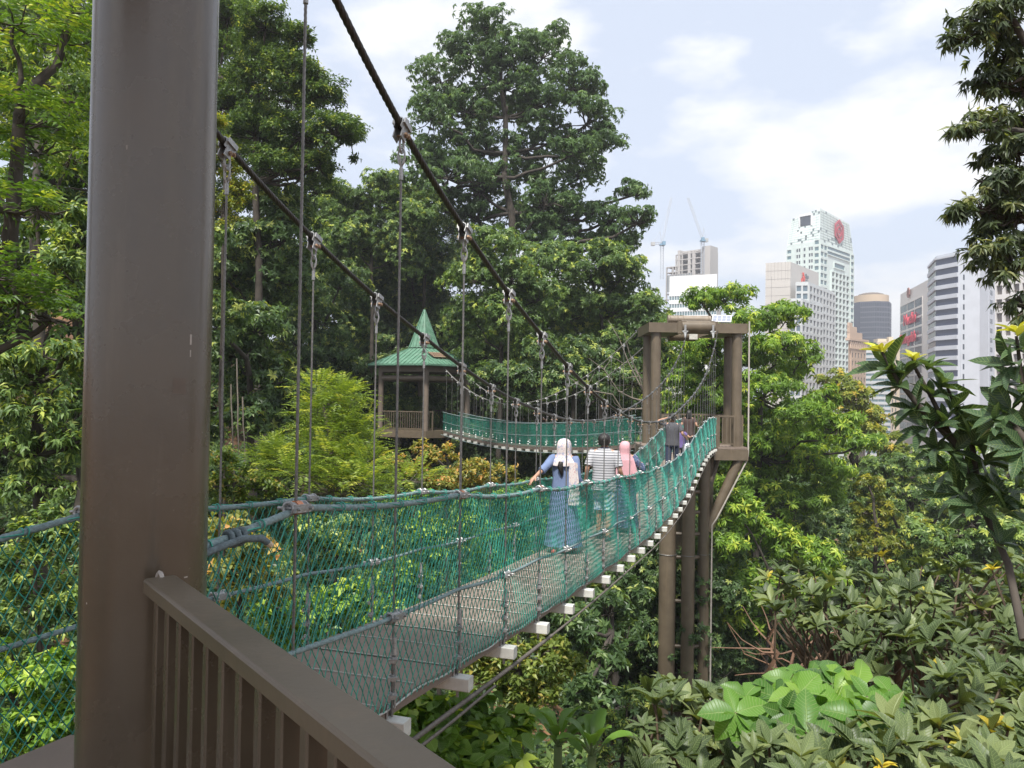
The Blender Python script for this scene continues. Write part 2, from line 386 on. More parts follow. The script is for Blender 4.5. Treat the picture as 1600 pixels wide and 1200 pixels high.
# netting
def net(pf, s0, s1, h, cell, r, name, material, parent, seg=8, sides=3, wob=.006):
    m = MB(); V = []; Fc = []; rise = h; run = h*0.62
    rr = np.random.default_rng(3)
    for dirn in (1, -1):
        s = s0-(run if dirn > 0 else 0)
        s_last = s1 if dirn > 0 else s1+run
        while s < s_last:
            pts = []
            for j in range(seg+1):
                f = j/seg; q = s+dirn*run*f
                if q < s0 or q > s1: continue
                w = wob*(1 if j % 2 else -1)*dirn
                pts.append(pf(q+w, f*h, (.0035 if dirn > 0 else -.0035)))
            if len(pts) > 1: m.tube(pts, r, sides, False)
            s += cell*rr.uniform(.93, 1.07)
    return m.build(name, material, parent)
for n in (-HW, HW):
    def pf(s, h, off, n=n):
        f = ((s-S0)/(SP*2)) % 1.0; tot = hr(n)-.028*4*f*(1-f)+dip(s)
        k = h/HR
        return bp(s, n+off+.012*math.sin(s*5+h*6), dz(s)-.02+k*(tot+.02))
    s0 = 1.95 if n > 0 else -.6
    fix(net(pf, s0, 10.5, HR, .060, .0026, 'netting', NETM, bridge, 12, 4, .0045))
    fix(net(pf, 10.5, S_END+.4, HR, .064, .0028, 'netting', NETF, bridge, 6, 3, .0))
# lacing that ties net to rope
for n in (-HW, HW):
    m = MB(); lp = []
    for s in np.arange(-.5 if n < 0 else 2.0, 13, .27):
        f = ((s-S0)/(SP*2)) % 1.0; c = bp(s, n, dz(s)+hr(n)+dip(s)-.028*4*f*(1-f))
        pts = [c+BN*(.021*math.cos(t))+Vector((0, 0, .021*math.sin(t)))+BD*(.004*t) for t in np.linspace(0, 8.5, 14)]
        lp += pts
    m.tube(lp, .003, 4, False); fix(m.build('net_lacing', NETF, bridge))
# knotted tails where ropes meet the near post
m = MB()
def knot(c, d, nn, rad=.02):
    c = Vector(c)
    pts = [c+d*(t*.010)+nn*(rad*math.cos(t*1.9))+Vector((0, 0, rad*math.sin(t*1.9))) for t in np.linspace(0, 9, 60)]
    m.tube(pts, .011, 7, True)
kz = dz(2.15)+HR-.028*4*.64*.36+dip(2.15)
knot(bp(2.12, HW, kz), BD, BN, .022)
m.tube([bp(1.88, HW+.03, kz-.03), bp(2.05, HW+.028, kz-.012), bp(2.16, HW+.03, kz-.002), bp(2.25, HW+.04, kz-.014), bp(2.28, HW+.045, kz-.035)], [.012, .012, .0125, .013, .012], 9)
fix(m.build('rope_knot', mat('dark_rope', (.12, .155, .165), .85, 0, .3, 60, .4, 200), bridge, 80))
m = MB(); e0 = bp(2.275, HW+.045, kz-.033); m.tube([e0, e0+BD*.02+Vector((0, 0, -.012))], .0115, 9)
fix(m.build('rope_end', mat('cream_rope_end', (.55, .46, .34), .9), bridge))

# ------------------------------------------------------------------ near tower corner: post, rail, balusters, platform
tower0 = thing('tower_platform', 'brown round steel post with handrail at the near end of the bridge', 'platform', (-1.08, 2.3, -1.5))
pc = Vector((-1.085, 2.30, 0)); ra = Vector((-.937, 2.088, -.522)); rd = Vector((.62, -.785, 0)).normalized()
m = MB(); m.tube([pc+Vector((0, 0, z)) for z in (-14, -1.5, 0, 3.35)], .1725, 64); fix(m.build('post', BROWN, tower0, 60))
def post_patch(u, v, w_, h, nm, mt):
    q = P(u, v, 2.2); az = math.atan2(q.y-pc.y, q.x-pc.x); zc = q.z; m = MB(); k = 7
    vs = [pc+Vector((math.cos(az+(i/(k-1)-.5)*w_/.173)*.1732, math.sin(az+(i/(k-1)-.5)*w_/.173)*.1732, zc+s_*h/2)) for s_ in (-1, 1) for i in range(k)]
    m.add(vs, [(i, i+1, k+i+1, k+i) for i in range(k-1)]); o = fix(m.build(nm, mt, tower0)); return o
post_patch(278, 603, .040, .045, 'paint_patch', mat('repainted_brown', (.11, .082, .06), .35, 0, .1, 30))
PEEL = mat('bare_primer', (.42, .38, .34), .7, 0, .2, 60)
for u_, v_, w_, h_ in ((317, 530, .006, .03), (316, 552, .004, .02), (217, 243, .003, .012), (232, 905, .004, .004), (166, 936, .004, .005), (310, 905, .012, .004)): post_patch(u_, v_, w_, h_, 'paint_chip', PEEL)
m = MB(); m.ring(ra+rd*.0+Vector((-.02, .03, -.0)), .03, .006, rd, (0, 0, 1), 14, 5); fix(m.build('weld_bead', PEEL, tower0, 60))
m = MB(); m.cbeam(ra-rd*.02, ra+rd*2.3, .086, .044, .007); fix(m.build('top_rail', RUST, tower0))
m = MB(); m.beam(ra+rd*.03+Vector((0, 0, -.98)), ra+rd*2.3+Vector((0, 0, -.98)), .05, .06); fix(m.build('bottom_rail', BROWN, tower0))
t = .07
while t < 2.2:
    q = ra+rd*t; m = MB(); m.cbeam(q+Vector((0, 0, -.022)), q+Vector((0, 0, -.95)), .068, .03, .004, rd); fix(m.build('baluster', BROWN, tower0)); t += .105
m = MB(); m.add([bp(1.15, -.75, -1.46), bp(1.15, .62, -1.46), bp(1.15, .62, -1.66), bp(1.15, -.75, -1.66)], [(0, 1, 2, 3)])
cn = [bp(1.15, -.9, -1.46), bp(1.15, .55, -1.46), Vector((-.78, 1.9, -1.46)), ra+rd*2.3+Vector((0, 0, -.95)), Vector((.6, -1.6, -1.46)), Vector((-2.6, -1.6, -1.46))]
m = MB(); low = [v-Vector((0, 0, .2)) for v in cn]; n_ = len(cn)
for v in cn: v.z = -1.46
for v in low: v.z = -1.66
m.add(cn+low, [tuple(range(n_)), tuple(range(n_, 2*n_))[::-1]]+[(i, i+n_, (i+1) % n_+n_, (i+1) % n_) for i in range(n_)])
fix(m.build('platform_floor', DECK, tower0))
m = MB(); rf = [Vector((x, y, 3.3)) for x, y in ((-3.7, 2.4), (-2.9, 3.3), (-.85, 2.6), (-.1, 1.0), (-.4, -2.6), (-3.9, -2.2))]; n_ = len(rf); rf2 = [v+Vector((0, 0, .12)) for v in rf]  # outline cut back so daylight still reaches the rail
m.add(rf+rf2+[Vector((-2.0, .6, 4.8))], [tuple(range(n_))[::-1]]+[(i, (i+1) % n_, (i+1) % n_+n_, i+n_) for i in range(n_)]+[(i+n_, (i+1) % n_+n_, 2*n_) for i in range(n_)])
fix(m.build('roof', BROWN, tower0))  # unseen roof above the view, added to shade the near post
m = MB(); m.tube([pc+Vector((0, 0, 2.95)), pc+Vector((-2.5, .9, 2.95))], .2, 24); fix(m.build('head_beam', BROWN, tower0, 60))
m = MB(); m.tube([Vector((-3.3, 3.1, z)) for z in (-14, 3.35)], .17, 24); fix(m.build('post', BROWN, tower0, 60))

# ------------------------------------------------------------------ far tower
T0 = Vector((6.4, 27.3, -1.6))
tower1 = thing('bridge_tower', 'tall brown steel gate tower with solar panel standing at the far end of the bridge', 'bridge tower', (6.4, 27.3, -14))
XL, XR, YF, YB, ZT = 5.02, 7.86, 26.9, 28.7, 2.36
for x, y in ((XL, YF), (XR, YF), (XL-.02, 28.4), (XR+.1, 28.3)):
    m = MB(); m.tube([(x, y, -2.0), (x, y, ZT)], .175, 24); fix(m.build('post', RUST, tower1, 60))
m = MB()
for x in (XL-.25, XR+.25): m.beam((x, YF-.2, ZT+.17), (x, YB+.3, ZT+.17), .1, .34)
m.beam((XL-.3, YF-.2, ZT+.17), (XL+.95, YF-.2, ZT+.17), .1, .34); m.beam((XR-.95, YF-.2, ZT+.17), (XR+.3, YF-.2, ZT+.17), .1, .34)
m.beam((XL-.3, YB+.25, ZT+.17), (XR+.3, YB+.25, ZT+.17), .1, .34)
m.box(XL-.2, XL+.9, YF-.15, YB, ZT, ZT+.012); m.box(XR-.9, XR+.2, YF-.15, YB, ZT, ZT+.012)
m.box(XL+.7, XL+1.0, YF-.28, YF, ZT-.04, ZT+.40); m.box(XR-1.0, XR-.75, YF-.28, YF, ZT-.04, ZT+.40)
fix(m.build('head_frame', RUST, tower1, 0))
m = MB(); m.cyl((XL+.85, YF-.12, ZT+.2), (XR-.85, YF-.12, ZT+.2), .235, 24); fix(m.build('cross_tube', RUST, tower1, 60))
m = MB(); m.cyl((XL+.75, YB-.2, ZT+.02), (XR-1.1, YB-.2, ZT+.02), .17, 24); fix(m.build('cross_tube', RUST, tower1, 60))
m = MB(); m.cyl((XL+.55, YF+.75, ZT+.56), (XR-.75, YF+.75, ZT+.56), .14, 24)
for x in (XL+.62, XL+.9, XL+1.1, XL+2.0): m.ring((x, YF+.75, ZT+.56), .143, .018, (0, 1, 0), (0, 0, 1), 18, 5); m.box(x-.04, x+.04, YF+.7, YF+.8, ZT, ZT+.45)
fix(m.build('cross_tube', mat('tan_tube', (.26, .21, .16), .5, 0, .2, 3), tower1, 60))
# solar panel
pa, pb = P(1113, 494, 27.2), P(1145, 506, 26.8)
m = MB(); c = (pa+pb)/2+Vector((.0, .1, .05)); ax = Vector((.34, 0, 0)); ay = Vector((.10, .30, .20)).normalized()*.26; az = ax.cross(ay).normalized()*.02
ax += Vector((.0, 0, 0))
m.obox(c, ax, ay, az); sp_o = fix(m.build('solar_panel', mat('white_panel_frame', (.75, .76, .78), .4), tower1))
m = MB()
for i in range(4):
    for j in range(2): m.obox(c+az*1.15+ax*(-.72+.48*i)+ay*(-.44+.88*j), ax*.21, ay*.40, az*.1)
q = m.build('solar_cells', mat('pale_solar_cells', (.30, .32, .38), .15, .2), sp_o); q.matrix_parent_inverse = sp_o.matrix_parent_inverse.copy(); q.matrix_parent_inverse.identity()
m = MB(); m.beam(c-az*1.2, c-Vector((0, 0, .42)), .05, .05, (1, 0, 0)); m.box(c.x-.15, c.x+.15, c.y-.1, c.y+.1, ZT+.02, ZT+.30); fix(m.build('panel_bracket', WBOX, tower1))
m = MB(); m.box(XR-1.35, XR-1.05, YB-.4, YB-.1, ZT-.10, ZT+.14); fix(m.build('lamp_box', WBOX, tower1))
for x in (bp(26.9, -HW, 0).x, bp(26.9, HW, 0).x):           # cable sockets
    m = MB(); m.ring((x, YF-.37, ZT+.0), .055, .022, (1, 0, 0), (0, 0, 1), 14, 6); m.box(x-.035, x+.035, YF-.40, YF-.30, ZT+.02, ZT+.26); m.cyl((x-.10, YF-.37, ZT+.03), (x+.10, YF-.37, ZT+.03), .022, 8); m.tube([(x, YF-.38, ZT-.02), (x-.02, YF-.5, ZT-.2)], [.05, .03], 8); fix(m.build('cable_socket', GALV, tower1, 40))
m = MB(); m.tube([(XR+.33, YF-.3, ZT+.42), (XR+.33, YF-.3, -1.75), (XR+.30, YF-.32, -2.0), (7.05, 26.3, -4.0), (6.92, 26.42, -4.25), (6.90, 26.42, -14)], .028, 8)
fix(m.build('conduit', mat('grey_conduit', (.42, .38, .34), .5, 0, .1, 5), tower1, 40))
# platform
m = MB(); m.box(XL-.45, XR+.28, YF-.35, YB+.4, -1.66, -1.58); fix(m.build('platform_floor', DECK, tower1))
m = MB(); m.box(6.98, XR+.30, YF-.42, YF-.32, -2.03, -1.67); m.box(XL-.45, 5.9, YF-.42, YF-.32, -2.03, -1.67); m.box(XR+.18, XR+.28, YF-.32, YB+.4, -2.03, -1.67); m.box(XL-.45, XL-.35, YF-.32, YB+.4, -2.03, -1.67); m.box(XL-.45, XR+.28, YB+.42, YB+.5, -2.03, -1.67)
for x in (5.6, 6.4, 7.2): m.box(x-.06, x+.06, YF-.3, YB+.4, -1.95, -1.67)
fix(m.build('edge_beam', RUST, tower1))
def rail(parent, a, b, z0, h, gap, matl, posts=True):
    a, b = Vector(a), Vector(b); a.z = b.z = z0; l = (b-a).length; d = (b-a).normalized()
    m = MB(); up = Vector((0, 0, h)); m.beam(a+up, b+up, .06, .06); m.beam(a+Vector((0, 0, .1)), b+Vector((0, 0, .1)), .04, .04)
    k = max(2, int(l/gap))
    for i in range(1, k):
        q = a+d*(l*i/k); m.beam(q+Vector((0, 0, .1)), q+up, .035, .035, d)
    if posts:
        for q in (a, b): m.beam(q, q+up*1.04, .07, .07, d)
    return fix(m.build('railing', matl, parent))
rail(tower1, (7.17, YF-.27, 0), (XR-.15, YF-.27, 0), -1.58, 1.06, .13, RUST)
rail(tower1, (XR+.2, YF, 0), (XR+.2, YB+.3, 0), -1.58, 1.06, .13, RUST)
rail(tower1, (XL+.2, YF-.27, 0), (5.75, YF-.27, 0), -1.58, 1.06, .13, RUST)
rail(tower1, (5.6, YB+.3, 0), (XR+.1, YB+.3, 0), -1.58, 1.06, .13, RUST)
m = MB(); m.beam((7.06, YF-.32, -1.62), (7.06, YF-.32, -.5), .13, .1, (0, 1, 0)); fix(m.build('gate_post', RUST, tower1))
# legs with rungs
LEG = [((5.46, 26.7), .29), ((6.13, 26.5), .225), ((6.72, 26.75), .20), ((7.03, 27.3), .15), ((6.3, 28.6), .22)]
for (x, y), r in LEG:
    m = MB(); m.tube([(x, y, -15.5), (x, y, -2.0)], r, 28); fix(m.build('leg', RUST, tower1, 60))
for z in (-3.15, -3.85, -4.6, -5.4, -6.9, -8.45, -9.9, -11.4):
    
    for p_, q_ in (((5.65, 26.68, z), (5.98, 26.58, z)), ((6.28, 26.55, z), (6.60, 26.72, z))):
        m = MB(); m.cyl(p_, q_, .07, 10); fix(m.build('tie_tube', RUST, tower1, 60))
m = MB()
for (x, y), r in LEG[:4]: m.ring((x, y, -5.3), r+.012, .012, (1, 0, 0), (0, 1, 0), 24, 5)
fix(m.build('wire_band', WIRE, tower1))
m = MB(); m.tube([(XR+.05, YF-.2, -2.0), (6.85, 26.75, -4.5)], .17, 16); fix(m.build('brace', RUST, tower1, 60))
m = MB(); m.tube([(XR-.5, YF+.5, -2.0), (6.8, 26.95, -3.6)], .10, 12); fix(m.build('brace', RUST, tower1, 60))
m = MB(); m.tube([(XL+.0, YF, -2.0), (5.5, 26.8, -3.6)], .12, 12); fix(m.build('brace', RUST, tower1, 60))

# ------------------------------------------------------------------ second bridge, behind
A2, B2 = Vector((-3.55, 44.9, 0)), Vector((5.0, 28.5, 0)); D2 = (B2-A2); L2 = D2.length; D2.normalize(); N2 = Vector((D2.y, -D2.x, 0)); W2 = .5
def d2z(s): f = s/L2; return -1.93+(-1.62+1.93)*f-.72*4*f*(1-f)*(.5)-.10*math.sin(math.pi*f)
def c2z(s):
    f = s/L2; return (1.75*(1-f)+2.5*f)-2.45*4*f*(1-f)*(.98)
def b2(s, n, z): q = A2+D2*s+N2*n; return Vector((q.x, q.y, z))
br2 = thing('suspension_bridge', 'second suspension bridge further back curving from the pavilion to the tower', 'suspension bridge', (A2.x, A2.y, -1.95))
m = MB(); s = 0
while s < L2-.2:
    e = s+.42; a, b = d2z(s), d2z(e); vs = [b2(s, -.45, a), b2(s, .45, a), b2(e, .45, b), b2(e, -.45, b)]; vs += [v-Vector((0, 0, .14)) for v in vs]
    m.add(vs, [(0, 1, 2, 3), (7, 6, 5, 4), (0, 4, 5, 1), (1, 5, 6, 2), (2, 6, 7, 3), (3, 7, 4, 0)]); s += .42
fix(m.build('deck', DECK, br2))
for n in (-W2, W2):
    m = MB(); m.tube([b2(s, n, c2z(s)) for s in np.linspace(0, L2, 60)], .022, 6); fix(m.build('main_cable', mat('grey_cable', (.30, .29, .27), .5, .3), br2, 80))
    m = MB(); m.tube([b2(s, n, d2z(s)+1.06) for s in np.linspace(0, L2, 50)], .02, 6); fix(m.build('handrail_rope', ROPE, br2, 80))
    m = MB(); m.tube([b2(s, n, d2z(s)+.5) for s in np.linspace(0, L2, 50)], .014, 6); fix(m.build('middle_rope', ROPE, br2, 80))
    m = MB(); m.tube([b2(s, n*1.2, d2z(s)-.24) for s in np.linspace(0, L2, 50)], .016, 6); fix(m.build('storm_cable', ROPE, br2, 80))
    fix(net(lambda s, h, off, n=n: b2(s, n+off, d2z(s)+h), 0, L2, 1.06, .085, .0052, 'netting', NETF, br2, 5, 3, 0))
cl2 = MB(); cl2.box(-.035, .035, -.05, .05, -.09, .03); cl2.cyl((-.06, 0, -.04), (.06, 0, -.04), .02, 6); cl2.cyl((0, 0, -.09), (0, 0, -.22), .02, 6); cl2m = cl2.mesh('cable_clamp', GALV)
gr2 = MB()
for z in (.1, .22): gr2.cyl((-.03, 0, z), (.03, 0, z), .022, 6)
gr2.cyl((0, 0, .05), (0, 0, .36), .013, 6); gr2.cyl((0, 0, .26), (0, 0, .36), .018, 6); gr2m = gr2.mesh('rope_grip', GALV)
for k in range(int(L2/.82)):
    s = .5+.82*k
    if s > L2-.3: break
    m = MB(); m.beam(b2(s, -.62, d2z(s)-.18), b2(s, .62, d2z(s)-.18), .1, .1); fix(m.build('crossbeam', WBOX, br2))
    for n in (-W2, W2):
        m = MB(); m.tube([b2(s, n, d2z(s)-.15), b2(s, n, max(c2z(s), d2z(s)+.3))], .009, 5)
        o = fix(m.build('suspender', WIRE, br2))
        place('cable_clamp', cl2m, o, b2(s, n, c2z(s))); place('rope_grip', gr2m, o, b2(s, n, d2z(s)))

# ------------------------------------------------------------------ pavilion
GC = Vector((-5.45, 47.2, 0)); GR = 2.95; FZ = -1.95
TANC = mat('tan_brown_paint', (.18, .14, .11), .5, 0, .12, 3)
gaz = thing('pavilion', 'open hexagonal pavilion with green ribbed metal roof and tall pointed spire', 'pavilion', (GC.x, GC.y, FZ))
def hv(R, k, z=0): a = R_(-140+60*k); return Vector((GC.x+R*math.cos(a), GC.y+R*math.sin(a), z))
for k in range(6):
    m = MB(); m.tube([hv(GR, k, FZ-.35), hv(GR, k, 1.78)], .16, 16); fix(m.build('column', TANC, gaz, 60))
    m = MB(); m.cyl(hv(GR, k, 1.08), hv(GR, k+1, 1.08), .15, 12); m.beam(hv(GR, k, 1.66), hv(GR, k+1, 1.66), .3, .42); fix(m.build('ring_beam', TANC, gaz, 60))
    if k not in (1,):
        a, b = hv(GR, k), hv(GR, k+1); rail(gaz, a+(b-a)*.05, a+(b-a)*.95, FZ, 1.08, .14, RUST, False)
a, b = hv(GR, 1), hv(GR, 2); rail(gaz, a, a+(b-a)*.16, FZ, 1.08, .2, RUST); rail(gaz, a+(b-a)*.84, b, FZ, 1.08, .2, RUST)
m = MB()
top = [hv(GR+.25, k, FZ) for k in range(6)]; bot = [v-Vector((0, 0, .42)) for v in top]
m.add(top+bot, [tuple(range(6)), tuple(range(6, 12))[::-1]]+[(i, i+6, (i+1) % 6+6, (i+1) % 6) for i in range(6)])
fix(m.build('floor_slab', RUST, gaz))
for k in range(6):
    m = MB(); m.tube([hv(1.7, k, -12), hv(1.7, k, FZ-.42)], .22, 12); fix(m.build('stilt', BROWN, gaz, 60))
GREEN = mat('green_roof_metal', (.085, .20, .13), .55, 0, .16, 3, 0, col2=(.135, .27, .19), stain=(.23, .30, .25), stscale=2)
def hexroof(name, R0, z0, R1, z1, nr):
    m = MB()
    for k in range(6):
        a, b, c, d = hv(R0, k, z0), hv(R0, k+1, z0), hv(R1, k+1, z1), hv(R1, k, z1)
        m.add([a, b, c, d], [(0, 1, 2, 3)] if R1 > .02 else [(0, 1, 2)])
        m.beam(a, d, .09, .07)
        nrm = (b-a).cross(d-a).normalized()
        for i in range(1, nr):
            f = i/nr; p = a+(b-a)*f
            # ribs run straight up the slope until they meet the hip
            t = min(1.0, (min(f, 1-f)*R0)/((R0-R1)*.5) if f != .5 else 1.0)
            mid_top = (c+d)/2; up_dir = (mid_top-(a+b)/2)
            q = p+up_dir*min(t, 1.0)*.99
            m.beam(p+nrm*.018, q+nrm*.018, .03, .036, nrm)
    m.add([hv(R0, k, z0-.02) for k in range(6)], [tuple(range(6))])
    return fix(m.build(name, GREEN, gaz))
hexroof('roof', 3.85, 1.80, .86, 2.98, 14)
hexroof('spire', 1.02, 2.98, .015, 5.35, 5)
m = MB(); m.beam(hv(3.81, 0, 1.83), hv(3.81, 1, 1.83), .05, .12)
for k in range(1, 6): m.beam(hv(3.81, k, 1.83), hv(3.81, k+1, 1.83), .05, .12)
fix(m.build('eave_trim', GREEN, gaz))
# solar array lying on the roof slope facing the viewer
a, b = hv(3.85, 1, 1.80), hv(3.85, 2, 1.80); c, d = hv(.8, 2, 2.98), hv(.8, 1, 2.98)
nrm = (b-a).cross(d-a).normalized(); nrm = nrm if nrm.z > 0 else -nrm
cc = a*.32+b*.20+c*.18+d*.30; ux = (b-a).normalized(); uy = nrm.cross(ux)
m = MB(); m.obox(cc+nrm*.12, ux*.62, uy*.34, nrm*.02); sp2 = fix(m.build('solar_panel', mat('dark_panel', (.10, .06, .05), .3), gaz))
m = MB()
for i in range(9): m.obox(cc+nrm*.145+ux*(-.56+.14*i), ux*.012, uy*.33, nrm*.004)
m.obox(cc+nrm*.145, ux*.62, uy*.01, nrm*.005)
for sg in (-1, 1): m.obox(cc+nrm*.145+uy*.34*sg, ux*.64, uy*.02, nrm*.006); m.obox(cc+nrm*.05+uy*.25*sg, ux*.5, uy*.02, nrm*.07)
q = m.build('panel_frame', mat('tan_metal', (.45, .33, .22), .5), sp2)
# ------------------------------------------------------------------ people
SKIN = mat('skin', (.42, .24, .16), .55, 0, .06, 20)
HAIR = mat('black_hair', (.012, .010, .009), .45, 0, .5, 60, .5, 120)
def stripe_mat():
    m = mat('striped_cotton', (.6, .6, .6), .85); t = m.node_tree; b = t.nodes['Principled BSDF']
    tc = t.nodes.new('ShaderNodeTexCoord'); sp = t.nodes.new('ShaderNodeSeparateXYZ'); t.links.new(tc.outputs['Object'], sp.inputs[0])
    a = t.nodes.new('ShaderNodeMath'); a.operation = 'MULTIPLY'; a.inputs[1].default_value = 2*math.pi/.036; t.links.new(sp.outputs[2], a.inputs[0])
    s = t.nodes.new('ShaderNodeMath'); s.operation = 'SINE'; t.links.new(a.outputs[0], s.inputs[0])
    r = t.nodes.new('ShaderNodeValToRGB'); r.color_ramp.elements[0].position = .55; r.color_ramp.elements[0].color = (.46, .46, .48, 1)
    r.color_ramp.elements[1].position = .80; r.color_ramp.elements[1].color = (.06, .065, .08, 1)
    t.links.new(s.outputs[0], r.inputs[0]); t.links.new(r.outputs[0], b.inputs['Base Color']); return m
def flower_mat(name, base, c1, c2, sc=28):
    m = mat(name, base, .85); t = m.node_tree; b = t.nodes['Principled BSDF']
    tc = t.nodes.new('ShaderNodeTexCoord'); v = t.nodes.new('ShaderNodeTexVoronoi'); v.inputs['Scale'].default_value = sc
    t.links.new(tc.outputs['Object'], v.inputs['Vector'])
    r = t.nodes.new('ShaderNodeValToRGB'); r.color_ramp.interpolation = 'LINEAR'
    e = r.color_ramp.elements; e[0].position = .18; e[0].color = (*c1, 1); e[1].position = .34; e[1].color = (*base, 1)
    t.links.new(v.outputs['Distance'], r.inputs[0])
    n = t.nodes.new('ShaderNodeTexNoise'); n.inputs['Scale'].default_value = sc*.55; t.links.new(tc.outputs['Object'], n.inputs['Vector'])
    r2 = t.nodes.new('ShaderNodeValToRGB'); r2.color_ramp.elements[0].position = .56; r2.color_ramp.elements[1].position = .60
    mx = t.nodes.new('ShaderNodeMixRGB'); mx.inputs[2].default_value = (*c2, 1); t.links.new(n.outputs[0], r2.inputs[0]); t.links.new(r2.outputs[0], mx.inputs[0]); t.links.new(r.outputs[0], mx.inputs[1])
    t.links.new(mx.outputs[0], b.inputs['Base Color']); return m
BLUE = mat('blue_cotton', (.14, .19, .32), .85, 0, .12, 9); PINK = mat('pink_scarf_cloth', (.60, .33, .36), .8, 0, .08, 9)
DGREY = mat('charcoal_cotton', (.075, .075, .085), .85, 0, .15, 9); NAVY = mat('navy_denim', (.03, .04, .075), .85, 0, .2, 30)
PURP = mat('purple_cotton', (.14, .10, .26), .85, 0, .15, 9); TEAL = mat('dark_teal_dress', (.05, .09, .13), .85, 0, .2, 9)
STRIPE = stripe_mat(); FLOR = flower_mat('floral_scarf_cloth', (.60, .54, .52), (.50, .26, .27), (.36, .37, .47), 46); SHORTS = flower_mat('printed_shorts', (.42, .50, .58), (.62, .62, .2), (.20, .28, .42), 20)
SHOE = mat('red_shoe', (.45, .06, .05), .5); DSHOE = mat('dark_shoe', (.03, .03, .035), .5)

def ik(a, t, l1, l2, bend):
    d = t-a; L = min(d.length, (l1+l2)*.995); d.normalize()
    x = (l1*l1-l2*l2+L*L)/(2*L); h = math.sqrt(max(0, l1*l1-x*x)); bv = (bend-d*bend.dot(d)).normalized()
    return a+d*x+bv*h, a+d*L
def skin_mesh(name, verts, edges, radii, matl, parent):
    me = bpy.data.meshes.new(name); me.from_pydata([tuple(v) for v in verts], edges, []); me.update()
    o = bpy.data.objects.new(name, me); link(o)
    o.modifiers.new('s', 'SKIN'); sv = me.skin_vertices[0].data
    for i, r in enumerate(radii): sv[i].radius = (r, r) if not hasattr(r, '__len__') else r
    sv[0].use_root = True
    sb = o.modifiers.new('d', 'SUBSURF'); sb.levels = sb.render_levels = 2
    dg = bpy.context.evaluated_depsgraph_get(); m2 = bpy.data.meshes.new_from_object(o.evaluated_get(dg))
    bpy.data.objects.remove(o); m2.name = name; m2.materials.clear(); m2.materials.append(matl)
    m2.polygons.foreach_set('use_smooth', [True]*len(m2.polygons))
    o = bpy.data.objects.new(name, m2); o.parent = parent; return link(o)
def ell(z, cx, cy, rx, ry, n=28, fold=0, fn=9, ph=0, tilt=0, p=2.3):
    out = []
    for i in range(n):
        t = 2*math.pi*i/n; c, s = math.cos(t), math.sin(t)
        k = 1+fold*math.sin(fn*t+ph)+fold*.5*math.sin((fn*2-3)*t+ph*1.7)
        out.append(Vector((cx+rx*k*math.copysign(abs(c)**(2/p), c), cy+ry*k*math.copysign(abs(s)**(2/p), s), z+tilt*s)))
    return out

def person(label, loc, rz, H, l_hand, r_hand, stride=.12, lean=0.0, build=1.0):
    root = thing('person', label, 'person', loc, rz); k = H/1.70
    J = lambda x, y, z: Vector((x, y, z))
    sw = .165*build
    V = [J(0, 0, .93), J(0, 0, 1.08), J(0, .01, 1.26), J(0, 0, 1.40), J(0, .0, 1.47), J(0, .012, 1.545), J(0, .012, 1.625)]
    E = [(0, 1), (1, 2), (2, 3), (3, 4), (4, 5), (5, 6)]; Rr = [(.135, .105), (.12, .095), (.145, .105), (.085, .07), .055, (.072, .088), (.066, .078)]
    V += [J(0, .115, 1.555), J(0, .06, 1.475)]; E += [(5, 7), (4, 8)]; Rr += [.014, .035]
    for sx, hand in ((-1, l_hand), (1, r_hand)):
        b = len(V); sh_ = J(sx*sw, -.005, 1.385)
        tgt = Vector(hand)/k
        el, wr = ik(sh_, tgt, .285, .255, J(sx*.15, -.9, -.4) if tgt.z < 1.3 else J(sx*1.0, -.3, -.1))
        fd = (wr-el).normalized(); pm = wr+fd*.075
        V += [sh_, el, wr, pm]; E += [(3, b), (b, b+1), (b+1, b+2), (b+2, b+3)]; Rr += [.058, .040, .026, (.036, .02)]
        side = fd.cross(Vector((0, 0, 1))); side = side.normalized() if side.length > .1 else Vector((0, 1, 0)); dn = Vector((0, 0, -1))
        for q, ln in ((-.027, .058), (-.009, .068), (.009, .064), (.027, .05)):
            c = len(V); p0 = pm+side*q+fd*.03; p1 = p0+fd*ln*.45+dn*.006; p2 = p1+fd*ln*.38+dn*ln*.38
            V += [p0, p1, p2]; E += [(b+3, c), (c, c+1), (c+1, c+2)]; Rr += [.0095, .0085, .007]
        c = len(V); p0 = wr+fd*.03+side*.03*sx; V += [p0, p0+fd*.035+side*.02*sx+dn*.02]; E += [(b+2, c), (c, c+1)]; Rr += [.012, .009]
    for sx in (-1, 1):
        b = len(V); st = stride*sx
        V += [J(sx*.09, 0, .88), J(sx*.10, st*.5+.03, .49), J(sx*.10, st-.02, .085), J(sx*.11, st+.13, .035)]
        E += [(0, b), (b, b+1), (b+1, b+2), (b+2, b+3)]; Rr += [.095, .058, .038, (.042, .028)]
    V = [v*k for v in V]; Rr = [(r[0]*k, r[1]*k) if hasattr(r, '__len__') else r*k for r in Rr]
    body = skin_mesh('body', V, E, Rr, SKIN, root)
    root['_k'] = k
    return root, k, V
def sleeve(m, V, i, frac, r0, r1, k):
    sh_, el, wr = V[i], V[i+1], V[i+2]
    if frac <= 1: pts = [sh_+(el-sh_)*(-.12), sh_+(el-sh_)*.1, sh_+(el-sh_)*(frac*.6), sh_+(el-sh_)*frac]; rr = [r0*.8, r0, (r0+r1)/2, r1]
    else: pts = [sh_+(el-sh_)*(-.12), sh_+(el-sh_)*.1, sh_+(el-sh_)*.6, el, el+(wr-el)*.2, el+(wr-el)*(.4 if i == 9 else .9)]; rr = [r0*.8, r0, r0*.9, r0*.8, (r0+r1)/2, r1]
    m.tube(pts, [r*k for r in rr], 14)
